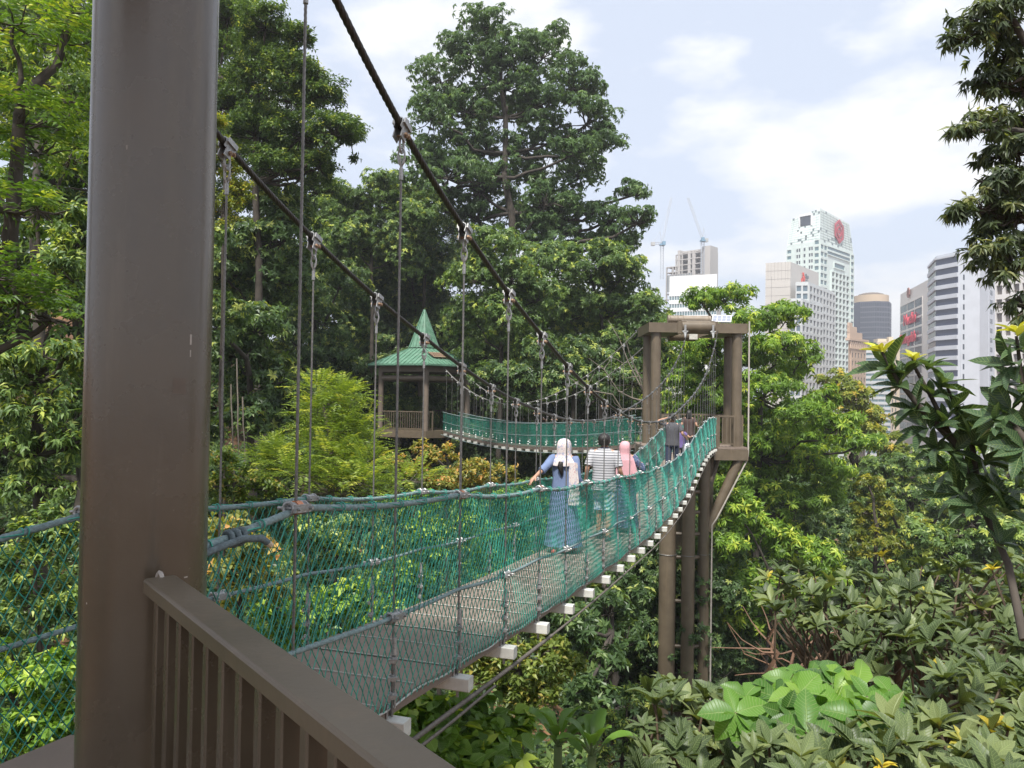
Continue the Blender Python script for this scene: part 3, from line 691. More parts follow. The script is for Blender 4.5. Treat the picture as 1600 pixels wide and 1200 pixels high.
def shirt(root, k, V, matl, hem=.86, w=1.0, frac=.72):
    m = MB(); S = [(hem, .175, .125), (hem+.12, .165, .12), (1.10, .158, .115), (1.22, .172, .122), (1.32, .182, .118), (1.385, .165, .10), (1.43, .10, .075), (1.455, .065, .062)]
    m.loft([ell(z*k, 0, -.003*k, rx*w*k, ry*w*k, 32, .012 if z < 1.3 else .0, 7, z*5) for z, rx, ry in S], 32)
    sleeve(m, V, 9, frac, .068, .066, k); sleeve(m, V, 9+4+12+2, frac, .068, .066, k)
    return m.build('shirt', matl, root, 80)
LEGI = 9+2*(4+12+2)
def trousers(root, k, V, matl, frac=2.0, r=.085, name='trousers'):
    m = MB(); m.loft([ell(z*k, 0, 0, rx*k, ry*k, 24) for z, rx, ry in ((.80, .165, .118), (.88, .172, .122), (.98, .160, .115))], 24)
    for i in (LEGI, LEGI+4):
        hp, kn, an = V[i], V[i+1], V[i+2]
        pts = [hp+Vector((0, 0, .02*k)), hp+(kn-hp)*.5, kn] + ([kn+(an-kn)*.5, kn+(an-kn)*.92] if frac > 1 else [kn+(an-kn)*.05]); rr = [r*1.12, r*1.0, r*.9]+([r*.82, r*.75] if frac > 1 else [r*.95])
        m.tube(pts, [q*k for q in rr], 14)
    return m.build(name, matl, root, 80)
def shoes(root, V, matl, k):
    for i in (LEGI, LEGI+4):
        a, t = V[i+2], V[i+3]; z0 = 0
        m = MB(); d = (t-a); d.z = 0; d.normalize(); s = Vector((d.y, -d.x, 0)); c0 = Vector((a.x, a.y, 0))-d*.05*k
        rings = []
        for f, w_, h in ((0, .03, .06), (.04, .038, .085), (.1, .04, .08), (.16, .045, .06), (.21, .042, .045), (.245, .02, .03)):
            c = c0+d*(f*k); rings.append([c+s*(w_*k*math.cos(q))+Vector((0, 0, h*k*.5+h*k*.5*math.sin(q))) for q in np.linspace(0, 2*math.pi, 13)[:-1]])
        m.loft(rings, 12); m.build('shoe', matl, root, 60)
def hair(root, k, long=False):
    m = MB(); rs = []
    for i in range(11):
        f = i/10; z = 1.665-.20*f if not long else 1.665-.30*f
        rr = math.sqrt(max(.0, 1-(1-min(1, f*1.9))**2)); b = 1 if f < .55 else (1-.12*(f-.55)/.45 if not long else 1.05)
        rs.append(ell((z+.035)*k, 0, (-.012-.03*f)*k, max(.004, .098*rr*b)*k, max(.004, (.108*rr*b-.028*f))*k, 24, .02, 11, f*4))
    m.loft(rs, 24); return m.build('hair', HAIR, root, 80)
def ears(root, k, V):
    m = MB()
    for sx in (-1, 1): m.ring((sx*.083*k, 0, 1.56*k), .02*k, .008*k, (0, 1, 0), (0, 0, 1), 10, 5)
    m.build('ear', SKIN, root, 80)
def dress(root, k, V, matl, hem=.10, flare=.27, long=True):
    m = MB(); S = [(hem, flare, flare*.72, .06), (.30, flare*.92, flare*.66, .06), (.55, .215, .155, .05), (.80, .195, .145, .035), (.98, .178, .13, .02), (1.10, .165, .12, .015), (1.25, .178, .125, .01), (1.34, .182, .115, 0), (1.39, .16, .095, 0), (1.44, .09, .07, 0)]
    m.loft([ell(z*k, 0, 0, rx*k, ry*k, 48, fd, 8, z*1.6) for z, rx, ry, fd in S], 48)
    sleeve(m, V, 9, 2 if long else .8, .07, .055, k); sleeve(m, V, 27, 2 if long else .8, .07, .055, k)
    return m.build('dress', matl, root, 80)
def headscarf(root, k, matl, tail=None, back=1.30, cape=.2):
    m = MB(); S = [(1.685, .012, .012, 0), (1.675, .055, .06, 0), (1.645, .088, .10, .0), (1.60, .104, .120, .01), (1.54, .108, .122, .012), (1.47, .102, .108, .02), (1.42, .118, .112, .03), (1.37, .165, .135, .045), (back+.02, cape, .150, .06), (back, cape, .152, .06)]
    m.loft([ell(z*k, 0, -.008*k, rx*k, ry*k, 44, fd, 7, z*3.2, tilt=(.0 if z > 1.35 else .05*k)) for z, rx, ry, fd in S], 44)
    if tail:
        x0, y0, z0, z1, w_ = tail
        rings = []
        for f in np.linspace(0, 1, 9):
            z = z0+(z1-z0)*f; ww = w_*(.7+.3*f); rings.append(ell(z*k, (x0+.02*f)*k, y0*k, ww*k, .028*k, 20, .22, 5, f*2.2))
        m.loft(rings, 20)
    return m.build('headscarf', matl, root, 80)
def on_deck(y, n):
    """point on the bridge deck at depth y, n metres right of the centre line"""
    s = (y-(BC+n)*BN.y)/BD.y; return bp(s, n, dz(s)+.004), s
def to_local(pt, loc, rz): return Matrix.Rotation(-rz, 3, 'Z')@(Vector(pt)-Vector(loc))

# 1 woman in a long blue dress, left hand on the left handrail
loc, s = on_deck(9.55, -.20); hp = bp(s-.42, -HW, dz(s-.42)+hr(-1)+.015)
H1 = 1.42
lt = to_local(hp+BN*.04, loc, RZ)
root, k, V = person('woman in a long blue dress and white patterned headscarf holding the far handrail', loc, RZ, H1, lt, (.20, .10, .78), .10)
dress(root, k, V, BLUE); headscarf(root, k, FLOR, (.17, -.13, 1.34, .72, .075), 1.33, .19)
m = MB(); m.tube([Vector((-.01, -.135, 1.34))*k, Vector((-.015, -.16, 1.28))*k, Vector((.0, -.145, 1.20))*k, Vector((.004, -.135, 1.13))*k], [.03, .038, .026, .008], 10); m.build('dark_tail', HAIR, root, 80)  # dark tapering tail hanging at the nape below the scarf edge
shoes(root, V, SHOE, k)
# 2 man in striped shirt
loc, s = on_deck(10.9, .0)
root, k, V = person('man in a grey striped T-shirt and pale printed shorts walking away', loc, RZ, 1.51, (-.27, .02, .80), (.27, .10, .82), -.14, build=1.12)
shirt(root, k, V, STRIPE, .80, 1.16, .80); trousers(root, k, V, SHORTS, 1, .092, 'shorts'); hair(root, k); ears(root, k, V); shoes(root, V, DSHOE, k)
m = MB(); m.loft([ell(z*k, 0, -.005*k, r_*k, r_*k*.95, 20) for z, r_ in ((1.43, .075), (1.475, .066), (1.478, .060), (1.43, .066))], 20, False); m.build('collar', mat('navy_collar', (.10, .11, .17), .8), root, 80)
# 3 woman, pink headscarf
loc, s = on_deck(11.9, .10)
root, k, V = person('woman in a pink headscarf and dark floral dress walking beside the striped shirt man', loc, RZ+.15, 1.41, (-.2, .15, .85), (.25, .22, 1.02), .10)
dress(root, k, V, flower_mat('dark_floral_cloth', (.06, .08, .15), (.35, .35, .45), (.10, .16, .26), 30), .10, .25); headscarf(root, k, PINK, (.03, -.16, 1.34, 1.0, .14), 1.10, .235); shoes(root, V, DSHOE, k)
# 4 man in charcoal shirt, left arm raised
loc, s = on_deck(18.6, .0)
root, k, V = person('man in a charcoal T-shirt and dark jeans with his left arm raised to the cable', loc, RZ, 1.54, (-.20, .26, 1.40), (.30, .12, .95), .12, build=1.05)
shirt(root, k, V, DGREY, .84, 1.08, .7); trousers(root, k, V, NAVY, 2, .088); hair(root, k); ears(root, k, V); shoes(root, V, DSHOE, k)
hb = Matrix.Rotation(RZ, 3, 'Z')@Vector((.34, .20, .88))+loc
bag = thing('shopping_bag', 'small white plastic bag carried by the man in charcoal shirt', 'bag', (hb.x, hb.y, hb.z-.30))
m = MB(); m.loft([ell(z, 0, 0, rx, ry, 20, .08, 5, z*20) for z, rx, ry in ((0, .08, .05), (.03, .13, .075), (.14, .135, .075), (.20, .09, .05), (.23, .03, .02))], 20)
m.tube([(-.02, 0, .22), (-.015, 0, .30), (.015, 0, .30), (.02, 0, .22)], .006, 5); m.build('sack', mat('white_plastic', (.62, .64, .70), .3, 0, .15, 10), bag, 80)
# 5 child, 6 person ahead
loc, s = on_deck(19.8, .05)
root, k, V = person('small child in a purple top with dark hair walking ahead of the man', loc, RZ, 1.08, (-.30, .10, .75), (.28, .10, .80), .10)
shirt(root, k, V, PURP, .80, 1.15, .5); trousers(root, k, V, NAVY, 2, .09); hair(root, k); ears(root, k, V); shoes(root, V, DSHOE, k)
loc, s = on_deck(21.2, .12)
root, k, V = person('person with long dark hair and dark brown top nearest the far tower', loc, RZ, 1.34, (-.24, .10, .80), (.28, .10, .82), .10)
shirt(root, k, V, mat('dark_brown_cotton', (.07, .045, .04), .85, 0, .15, 9), .80, 1.05, .5); trousers(root, k, V, NAVY, 2, .088); hair(root, k, True); shoes(root, V, DSHOE, k)

# ------------------------------------------------------------------ city buildings
def bmat(name, col, rough=.5, var=.06, sc=.05): return mat(name, col, rough, 0, var, sc)
GLB = mat('blue_window_glass', (.09, .13, .16), .12, .0, .2, .3); GLD = mat('dark_window_glass', (.045, .055, .075), .12, 0, .25, .3)
GLG = mat('green_window_glass', (.10, .17, .19), .10, 0, .2, .3); SHW = mat('grey_recess', (.06, .065, .075), .4)
BZ = -40.0
_pm = {}
def pane_mesh(m):
    if m.name not in _pm: _pm[m.name] = cubemesh('window', m)
    return _pm[m.name]
class Bld:
    def __init__(s, label, cat, wall, loc, name='building', group=None):
        s.root = thing(name, label, cat, (loc[0], loc[1], BZ), 0, group); s.wall = MB(); s.wm = wall; s.n = 0; s.extra = {}
    def prism(s, pts, z0, z1, cap=True):
        n = len(pts); s.wall.add([(p[0], p[1], z0) for p in pts]+[(p[0], p[1], z1) for p in pts], [(i, (i+1) % n, n+(i+1) % n, n+i) for i in range(n)]+[tuple(range(n, 2*n)), tuple(range(n))[::-1]])
    def facade(s, A, B, z0, z1, cols, rows, wf=.6, hf=.55, glass=None, depth=.5, m0=.0, m1=.0, skip=None, maxn=100, lattice=None, inset=0):
        """A -> B along the base of one face (viewer sees A left of B): raised piers and spandrels, a pane in each opening"""
        A, B = Vector((A[0], A[1], 0)), Vector((B[0], B[1], 0)); L = (B-A).length; u = (B-A)/L; nrm = Vector((u.y, -u.x, 0))
        lm = s.wall if lattice is None else lattice
        x0, x1 = L*m0, L*(1-m1); cw = (x1-x0)/cols; rh = (z1-z0)/rows; a0 = math.atan2(u.y, u.x)
        if wf < 1:
            for i in range(cols+1):
                c = x0+i*cw; hw_ = cw*(1-wf)/2; lo, hi = max(x0, c-hw_), min(x1, c+hw_)
                p = A+u*((lo+hi)/2)+nrm*(depth/2-.01); lm.obox((p.x, p.y, (z0+z1)/2), u*((hi-lo)/2), nrm*(depth/2), (0, 0, (z1-z0)/2))
        for j in range(rows+1):
            c = z0+j*rh; hh = rh*(1-hf)/2; lo, hi = max(z0, c-hh), min(z1, c+hh)
            p = A+u*((x0+x1)/2)+nrm*(depth/2-.04); lm.obox((p.x, p.y, (lo+hi)/2), u*((x1-x0)/2-(.02 if wf < 1 else 0)), nrm*(depth/2), (0, 0, (hi-lo)/2))
        glass = glass or GLD; me = pane_mesh(glass); st = MB()
        for j in range(rows-1, -1, -1):
            for i in range(cols):
                if skip and skip(i, j): continue
                c = A+u*(x0+(i+.5)*cw)+nrm*.05; z = z0+(j+.5)*rh
                sx = cw*wf*.96 if wf < 1 else cw; sz = rh*hf*.98
                if s.n < maxn:
                    place('window', me, s.root, (c.x-s.root.location.x, c.y-s.root.location.y, z-BZ), (0, 0, a0), (sx, .12, sz)); s.n += 1
                else: st.obox((c.x, c.y, z), u*(sx/2), nrm*.06, (0, 0, sz/2))
        if st.v:
            s.extra.setdefault(glass.name, (glass, MB()))[1].add(st.v, st.f)
    def done(s):
        o = fix(s.wall.build('wall', s.wm, s.root))
        for gname, (g, m) in s.extra.items():
            q = fix(m.build('window_glass', g, s.root)); q['kind'] = 'stuff'
        return s.root
def px(u, y, v=450): p = P(u, v, y); return (p.x, p.y)
def pz(u, v, y): return P(u, v, y).z
def text(body, size, loc, rot, matl, parent, name='lettering', ext=.15, sx=1.0, align='LEFT'):
    cu = bpy.data.curves.new(name, 'FONT'); cu.body = body; cu.size = size; cu.extrude = ext; cu.offset = size*.02; cu.align_x = align; cu.materials.append(matl)
    o = bpy.data.objects.new(name, cu); o.location = loc; o.rotation_euler = rot; o.scale = (sx, 1, 1); o.parent = None; link(o); bpy.context.view_layer.update(); dg = bpy.context.evaluated_depsgraph_get(); me = bpy.data.meshes.new_from_object(o.evaluated_get(dg)); mw = o.matrix_world.copy(); bpy.data.objects.remove(o)
    me.transform(mw); o = bpy.data.objects.new(name, me); o.parent = parent; return fix(link(o))

# pale green tapering tower
W1 = bmat('pale_mint_cladding', (.60, .68, .65), .4)
Nn, Lf, Rt = Vector((*px(1280, 400), 0)), Vector((*px(1229, 414), 0)), Vector((*px(1333, 432), 0)); Bk = Lf+Rt-Nn
b = Bld('tall pale green tower with sloping crown and red round emblem', 'tower', W1, (Nn.x, Nn.y), 'office_tower')
zt, zs = pz(1277, 323, 400), pz(1285, 376, 400)     # top, shoulder
pts = [Nn, Rt, Bk, Lf]; cen = (Nn+Rt+Bk+Lf)/4
b.prism(pts, BZ, zs)
tp = [p+(cen-p)*.13 for p in pts]; tz = [zt, zt-1.5, zt-3, zt-3.2]
lo = [p+(cen-p)*.0 for p in pts]
b.wall.add([(p.x, p.y, zs) for p in lo]+[(tp[i].x, tp[i].y, tz[i]) for i in range(4)], [(0, 1, 5, 4), (1, 2, 6, 5), (2, 3, 7, 6), (3, 0, 4, 7), (4, 5, 6, 7)])
# right face: five columns of deep windows between smooth bands
uR = (Rt-Nn).normalized(); nR = Vector((uR.y, -uR.x, 0)); LR = (Rt-Nn).length
f = (Nn+uR*(LR*.30), Nn+uR*(LR*.84))
b.facade(f[0], f[1], zs-46*1.9-14, zs-14, 5, 26, .70, .68, SHW, .9)
b.facade(Nn+uR*.3, Nn+uR*(LR*.20), zs-46*1.9-14, zs-1, 2, 27, .85, .6, GLG, .5, maxn=140)
b.facade(Nn+uR*(LR*.90), Rt, zs-46*1.9-14, zs-1, 1, 27, .9, .6, GLG, .5, maxn=160)
b.facade(Nn+uR*(LR*.22), Nn+uR*(LR*.88), zs-6, zs-1, 1, 2, 1, .6, GLG, .5, maxn=170)
b.facade(Nn+uR*(LR*.40), Nn+uR*(LR*.72), zs-12, zs-8.6, 1, 1, .96, .7, GLG, .5, maxn=180)
uL = (Nn-Lf).normalized(); LL = (Nn-Lf).length
for a0, a1, nc in ((.0, .17, 1), (.30, .44, 2), (.52, .60, 1), (.68, .82, 2)):
    b.facade(Lf+uL*(LL*a0), Lf+uL*(LL*a1), zs-80, zs-2, nc, 24, .72, .55, GLG if a0 == 0 else GLD, .4, maxn=230)
b.facade(Lf+uL*(LL*.86), Nn-uL*.1, zs-80, zs+1, 1, 24, .9, .6, GLG, .4, maxn=250)
# crown panels and joints
mj = MB(); nL = Vector((uL.y, -uL.x, 0))
def crown(face, fu, fz):      # point on sloping crown faces
    i0, i1 = (0, 1) if face == 'R' else (3, 0)
    a = lo[i0].lerp(lo[i1], fu); c = tp[i0].lerp(tp[i1], fu); za, zc = zs, tz[i0]+(tz[i1]-tz[i0])*fu
    p = a.lerp(c, fz); return Vector((p.x, p.y, za+(zc-za)*fz))
for face, nn in (('R', nR), ('L', nL)):
    for i in range(1, 12):
        fz = i/12; p, q = crown(face, .02, fz)+nn*.06, crown(face, .98, fz)+nn*.06; mj.beam(p, q, .12, .14, nn)
    for i in range(1, 9): mj.beam(crown(face, i/9, .03)+nn*.03, crown(face, i/9, .97)+nn*.03, .09, .12, nn)
fix(mj.build('panel_joint', mat('grey_joint', (.30, .36, .35), .6), b.root))
rr = random.Random(4); me = pane_mesh(GLG)
mk = MB()
for face, nn, cnt in (('R', nR, 26), ('L', nL, 22)):
    for _ in range(cnt):
        i, j = rr.randint(0, 17), rr.randint(0, 11)
        p = crown(face, (i+.5)/18, (j+.5)/12)+nn*.1; uu = uR if face == 'R' else uL
        if face == 'R' and 5 < i < 13 and 2 < j < 10: continue
        mk.obox(p, uu*(.75 if face == 'R' else .5), nn*.1, (0, 0, .55))
fix(mk.build('crown_panel', mat('dark_panel_glass', (.16, .20, .21), .3), b.root))
p = crown('L', .55, .74); m = MB(); m.obox(p+nL*.1, uL*2.9, nL*.7, (0, 0, 2.6)); fix(m.build('recess', GLD, b.root))
m = MB(); m.obox(p+nL*.5+Vector((0, 0, 3.1)), uL*3.5, nL*.8, (0, 0, .6)); m.obox(p+nL*.5-uL*3.4, uL*.3, nL*.7, (0, 0, 2.8)); m.obox(p+nL*.5+uL*3.4, uL*.3, nL*.7, (0, 0, 2.8)); fix(m.build('recess_frame', bmat('white_frame', (.8, .82, .82)), b.root))
# ring emblem
REDM = mat('dark_red_sign', (.40, .04, .06), .5); ec = crown('R', .56, .52)+nR*.5
m = MB()
def poly_ring(m, c, ux_, uz_, nn, r0, r1, k, ph, t):
    A = []
    for r in (r0, r1):
        for side in (0, t): A.append([c+ux_*(r*math.cos(2*math.pi*i/k+ph))+uz_*(r*math.sin(2*math.pi*i/k+ph))+nn*side for i in range(k)])
    vs = [q for a_ in A for q in a_]; F = []
    for i in range(k):
        j = (i+1) % k; F += [(k+i, 3*k+i, 3*k+j, k+j), (i, j, 2*k+j, 2*k+i), (i, k+i, k+j, j), (2*k+i, 2*k+j, 3*k+j, 3*k+i)]
    m.add(vs, F)
UZ = Vector((0, 0, 1))
poly_ring(m, ec, uR*1.0, UZ, nR, 5.0, 6.6, 6, math.pi/2, .5); poly_ring(m, ec, uR*1.0, UZ, nR, 2.1, 3.3, 20, 0, .5)
m.obox(ec+UZ*4.2+nR*.25, uR*.5, nR*.25, (0, 0, 1.2)); m.obox(ec-UZ*4.2+nR*.25, uR*.5, nR*.25, (0, 0, 1.2)); m.obox(ec+nR*.25, uR*.5, nR*.25, (0, 0, .9))
fix(m.build('emblem', REDM, b.root)); b.done()

# cream block with small red emblem in front of it
W2m = bmat('cream_panel_cladding', (.50, .475, .44), .5)
N2, L2_, R2 = Vector((*px(1235, 330), 0)), Vector((*px(1196, 334), 0)), Vector((*px(1279, 358), 0))
b = Bld('blank cream stone block with small red emblem in front of the mint tower', 'building', W2m, (N2.x, N2.y), 'office_building')
z2 = pz(1235, 409, 330); b.prism([N2, R2, L2_+R2-N2, L2_], BZ, z2)
u2 = (R2-N2).normalized(); n2 = Vector((u2.y, -u2.x, 0)); ul = (N2-L2_).normalized(); nl_ = Vector((ul.y, -ul.x, 0))
m = MB()
for i in range(1, 14):
    z = z2-i*3.6; m.obox(((N2+L2_)/2).to_tuple()[:2]+(z,), ul*5.2, nl_*.06, (0, 0, .05))
for f in (.1, .22, .36, .5, .64, .8, .9): m.obox((L2_+(N2-L2_)*f).to_tuple()[:2]+(z2-4,), ul*.05, nl_*.06, (0, 0, 4))
m.obox((L2_+(N2-L2_)*.24).to_tuple()[:2]+(z2-18,), ul*.09, nl_*.07, (0, 0, 12))
fix(m.build('panel_joint', mat('brown_joint', (.28, .26, .25), .7), b.root))
m = MB(); c = N2+(R2-N2)*.42+n2*.3; c.z = z2-5.2
poly_ring(m, c, u2, UZ, n2, .0, 1.5, 5, math.pi/2, .3); m.obox(c+UZ*1.9-u2*.3, u2*.5, n2*.2, (0, 0, .6)); m.obox(c-u2*1.7-UZ*1.2, u2*.6, n2*.2, (0, 0, .9)); m.obox(c+u2*1.0-UZ*1.6, u2*1.0, n2*.2, (0, 0, .35)); fix(m.build('emblem', mat('red_sign', (.62, .07, .05), .5), b.root))
text('Sun\nGroup', 2.6, c+u2*2.4+UZ*.6+n2*.1, (R_(90), 0, math.atan2(u2.y, u2.x)), mat('grey_lettering', (.12, .14, .16), .5), b.root, sx=1.0)
b.done()
W3 = bmat('pale_stone_grid', (.50, .52, .52), .5)
b = Bld('pale grey gridded wing stepping down below the cream block', 'building', W3, (*px(1262, 322),), 'office_building')
A3, B3, C3 = Vector((*px(1243, 323), 0)), Vector((*px(1263, 322), 0)), Vector((*px(1304, 352), 0)); z3 = pz(1262, 440, 322)
b.prism([B3, C3, C3+(A3-B3), A3], BZ, z3); b.facade(B3, C3, z3-34*1.9, z3-1.2, 8, 19, .62, .66, GLD, .5, maxn=90); b.facade(A3, B3, z3-34*1.9, z3-1.2, 2, 19, .72, .7, GLB, .5, maxn=110)
A4, B4, C4 = Vector((*px(1235, 316), 0)), Vector((*px(1252, 315), 0)), Vector((*px(1285, 335), 0)); z4 = pz(1250, 466, 315)
b.prism([B4, C4, C4+(A4-B4), A4], BZ, z4); b.facade(B4, C4, z4-30*1.9, z4-.8, 6, 17, .62, .66, GLD, .5, maxn=110); b.facade(A4, B4, z4-30*1.9, z4-.8, 2, 17, .72, .7, GLB, .5, maxn=110)
b.done()

# navy round tower
NV = mat('navy_glass', (.05, .062, .10), .25, 0, .1, .05)
cN = Vector((*px(1361, 460), 0)); rN = 11.3
b = Bld('dark navy octagonal tower with tan rounded crown', 'tower', NV, (cN.x, cN.y), 'office_tower')
zn = pz(1361, 474, 460); oc = [cN+Vector((rN*math.cos(R_(-112.5+45*i+12)), rN*math.sin(R_(-112.5+45*i+12)), 0)) for i in range(8)]
b.prism(oc, BZ, zn)
lm = MB()
for i in (7, 0, 1, 2):
    b.facade(oc[i], oc[(i+1) % 8], zn-60, zn-.3, 8, 20, .80, .72, GLD, .18, maxn=100, lattice=lm)
fix(lm.build('mullion_grid', mat('grey_mullion', (.10, .11, .15), .5), b.root))
m = MB(); TAN = bmat('tan_concrete', (.52, .40, .28), .6)
m.tube([cN+Vector((0, 0, zn)), cN+Vector((0, 0, zn+4.2))], rN*.86, 32); fix(m.build('crown', TAN, b.root, 40))
m = MB(); m.tube([cN+Vector((0, 0, zn+4.2)), cN+Vector((0, 0, zn+5.2)), cN+Vector((0, 0, zn+6.0))], [rN*.62, rN*.62, rN*.4], 24); fix(m.build('roof', mat('brown_roof', (.16, .13, .11), .7), b.root, 40)); b.done()

# peach tower with stepped crown
PE = bmat('peach_stone', (.56, .42, .32), .6)
A, B_ = Vector((*px(1326, 300), 0)), Vector((*px(1354, 310), 0))
b = Bld('peach stone building with ornate stepped top and small windows', 'building', PE, (A.x, A.y), 'office_building')
zp = pz(1340, 532, 300); d = (B_-A); bk = A.normalized()*12; b.prism([A, B_, B_+bk, A+bk], BZ, zp)
b.facade(A, B_, zp-52, zp-4, 5, 15, .42, .62, GLD, .35, m0=.12, m1=.05, maxn=75)
un = d.normalized(); nn_ = Vector((un.y, -un.x, 0))
m = MB(); m.obox(((A+B_)/2).to_tuple()[:2]+(zp+.5,), un*(d.length/2+.6), nn_*.9, (0, 0, .5)); m.obox((A+d*.35).to_tuple()[:2]+(zp+2.2,), un*(d.length*.34), nn_*.6, (0, 0, 1.2)); m.obox((A+d*.2).to_tuple()[:2]+(zp+4.4,), un*(d.length*.2), nn_*.5, (0, 0, 1.1)); m.obox((A+d*.08).to_tuple()[:2]+(zp+6.2,), un*(d.length*.09), nn_*.4, (0, 0, .8))
for i in range(9): m.obox((A+d*((i+.5)/9)+nn_*.5).to_tuple()[:2]+(zp-1.6,), un*.22, nn_*.3, (0, 0, 1.5))
fix(m.build('cornice', PE, b.root)); b.done()

# grey banded glass block
b = Bld('low grey block with horizontal glass bands beside the peach building', 'building', bmat('grey_white_band', (.50, .52, .53), .5), (*px(1354, 280),), 'office_building')
A, B_ = Vector((*px(1354, 282), 0)), Vector((*px(1393, 276), 0)); zg = pz(1370, 547, 280); d = B_-A; bk = A.normalized()*12; b.prism([A, B_, B_+bk, A+bk], BZ, zg); b.facade(A, B_, zg-40, zg-.5, 4, 21, .97, .45, GLG, .3, maxn=90); b.done()
# cream block
CRM = bmat('cream_wall', (.58, .49, .37), .6)
b = Bld('plain cream block behind the leafy foreground branch', 'building', CRM, (*px(1376, 340),), 'office_building')
A, B_ = Vector((*px(1370, 345), 0)), Vector((*px(1407, 338), 0)); zc = pz(1390, 533, 340); d = B_-A; bk = A.normalized()*12; b.prism([A, B_, B_+bk, A+bk], BZ, zc)
b.facade(A, B_, zc-40, zc-2, 6, 10, .3, .5, GLD, .2, m0=.1, m1=.1, maxn=60)
m = MB(); m.box(A.x+1, A.x+5, A.y+1, A.y+5, zc, zc+1.5); m.box(A.x+6, A.x+8, A.y+1, A.y+3, zc, zc+2.4); fix(m.build('roof_plant', CRM, b.root)); b.done()

# white building with red letters on glass
WH = bmat('white_panel', (.70, .68, .64), .5)
A, B_ = Vector((*px(1407, 300), 0)), Vector((*px(1452, 262), 0)); b = Bld('white building with red lettering on its blue glass front', 'building', WH, (A.x, A.y), 'office_building')
zw = (pz(1407, 462, 300)+pz(1452, 434, 262))/2; d = B_-A; u = d.normalized(); nn_ = Vector((u.y, -u.x, 0)); bk = A.normalized()*20; b.prism([A, B_, B_+bk, A+bk], BZ, zw)
zg0 = pz(1442, 461, 268); Lw = d.length
b.facade(A+u*.6, A+u*(Lw*.80), zg0-48, zg0, 3, 14, .98, .80, mat('deep_blue_glass', (.05, .08, .115), .15, 0, .2, .3), .25, maxn=60)
RL = mat('red_letters', (.62, .03, .07), .5); rz_ = math.atan2(u.y, u.x)
for s_, f0, dzz, sz in (('Nuclin', .20, pz(1425, 506, 285), 5.6), ('Marangolish', .06, pz(1427, 536, 288), 5.2)):
    p = A+u*(Lw*f0)+nn_*.7; text(s_, sz, (p.x, p.y, dzz), (R_(90), 0, rz_), RL, b.root, sx=1.15 if s_[0] == 'N' else .90, ext=.15)
p = A+u*(Lw*.36)+nn_*.4; p.z = zg0+3.4; m = MB(); poly_ring(m, p, u*1.0, UZ, nn_, 1.3, 2.0, 8, R_(22.5), .3); m.obox(p+nn_*.15, u*.35, nn_*.15, (0, 0, 1.3)); fix(m.build('emblem', mat('brown_red_sign', (.30, .14, .12), .6), b.root)); b.done()

# navy striped tower with faceted corner and white wall
WS = bmat('white_grey_tile', (.50, .53, .58), .5, .05, .3); y0 = 220
pts = [Vector((*px(1451, 236), 0)), Vector((*px(1463, 222), 0)), Vector((*px(1497, 215), 0)), Vector((*px(1531, 216), 0)), Vector((*px(1560, 232), 0))]
b = Bld('white tower with dark blue horizontal window bands and a faceted corner', 'tower', WS, (pts[1].x, pts[1].y), 'office_tower')
zt_ = pz(1475, 396, 218); b.prism(pts+[pts[4]*1.12, pts[0]*1.14], BZ, zt_)
for i in (0, 1): b.facade(pts[i], pts[i+1], zt_-56, zt_-.6, 1, 19, 1, .60, mat('navy_band_glass', (.035, .045, .085), .15), .45, maxn=60)
b.facade(pts[2]+(pts[3]-pts[2])*.12, pts[2]+(pts[3]-pts[2])*.38, zt_-56, zt_-3, 1, 19, .30, .55, GLD, .12, maxn=80)
b.facade(pts[3]+(pts[4]-pts[3])*.45, pts[3]+(pts[4]-pts[3])*.72, zt_-56, zt_-3, 1, 19, .50, .50, GLD, .12, maxn=100)
b.facade(pts[3]+(pts[4]-pts[3])*.86, pts[4], zt_-56, zt_-3, 1, 19, .50, .50, GLD, .12, maxn=120)
b.done()
# white grid building at the right edge
b = Bld('white building with square gridded windows at the right edge', 'building', bmat('white_grid', (.62, .61, .60), .5), (*px(1557, 185),), 'office_building')
A, B_ = Vector((*px(1557, 186), 0)), Vector((*px(1640, 176), 0)); zr = pz(1570, 415, 184); d = B_-A; bk = A.normalized()*12; b.prism([A, B_, B_+bk, A+bk], BZ, zr); b.facade(A, B_, zr-44, zr-.8, 6, 13, .68, .66, mat('brown_glass', (.13, .11, .10), .2), .7, maxn=90); b.done()

# concrete frame building under construction
CON = bmat('raw_concrete', (.42, .40, .38), .8)
A, B_ = Vector((*px(1041, 470), 0)), Vector((*px(1109, 450), 0)); b = Bld('raw concrete building under construction with open floors below two cranes', 'building', CON, (A.x, A.y), 'unfinished_building')
d = B_-A; u = d.normalized(); nn_ = Vector((u.y, -u.x, 0)); bk = -nn_*14; z0 = pz(1075, 392, 460); zlow = z0-30; D = d.length
def fr(f0, f1, zt0, nflo, wall_from=None):
    a, c = A+u*(D*f0), A+u*(D*f1)
    for j in range(nflo):
        z = zt0-j*3.3; q = (a+c)/2+bk/2; b.wall.obox((q.x, q.y, z), (c-a)/2, bk/2, (0, 0, .22))
    n = max(2, int((c-a).length/4.0))
    for i in range(n+1):
        q = a+(c-a)*(i/n)
        for kk in (.03, .5): p = q+bk*kk; b.wall.obox((p.x, p.y, zt0-nflo*1.65), u*.35, nn_*.35, (0, 0, nflo*1.65))
fr(.0, .30, z0-8.5, 7); fr(.22, .80, z0-1.5, 10)
for f0, f1, dt in ((.26, .32, 1.0), (.50, .56, 0), (.82, 1.0, 1.5), (.60, .64, 0)):
    a, c = A+u*(D*f0), A+u*(D*f1); q = (a+c)/2+bk*.35+nn_*.2; b.wall.obox((q.x, q.y, z0-16+dt), (c-a)/2, bk*.33, (0, 0, 16))
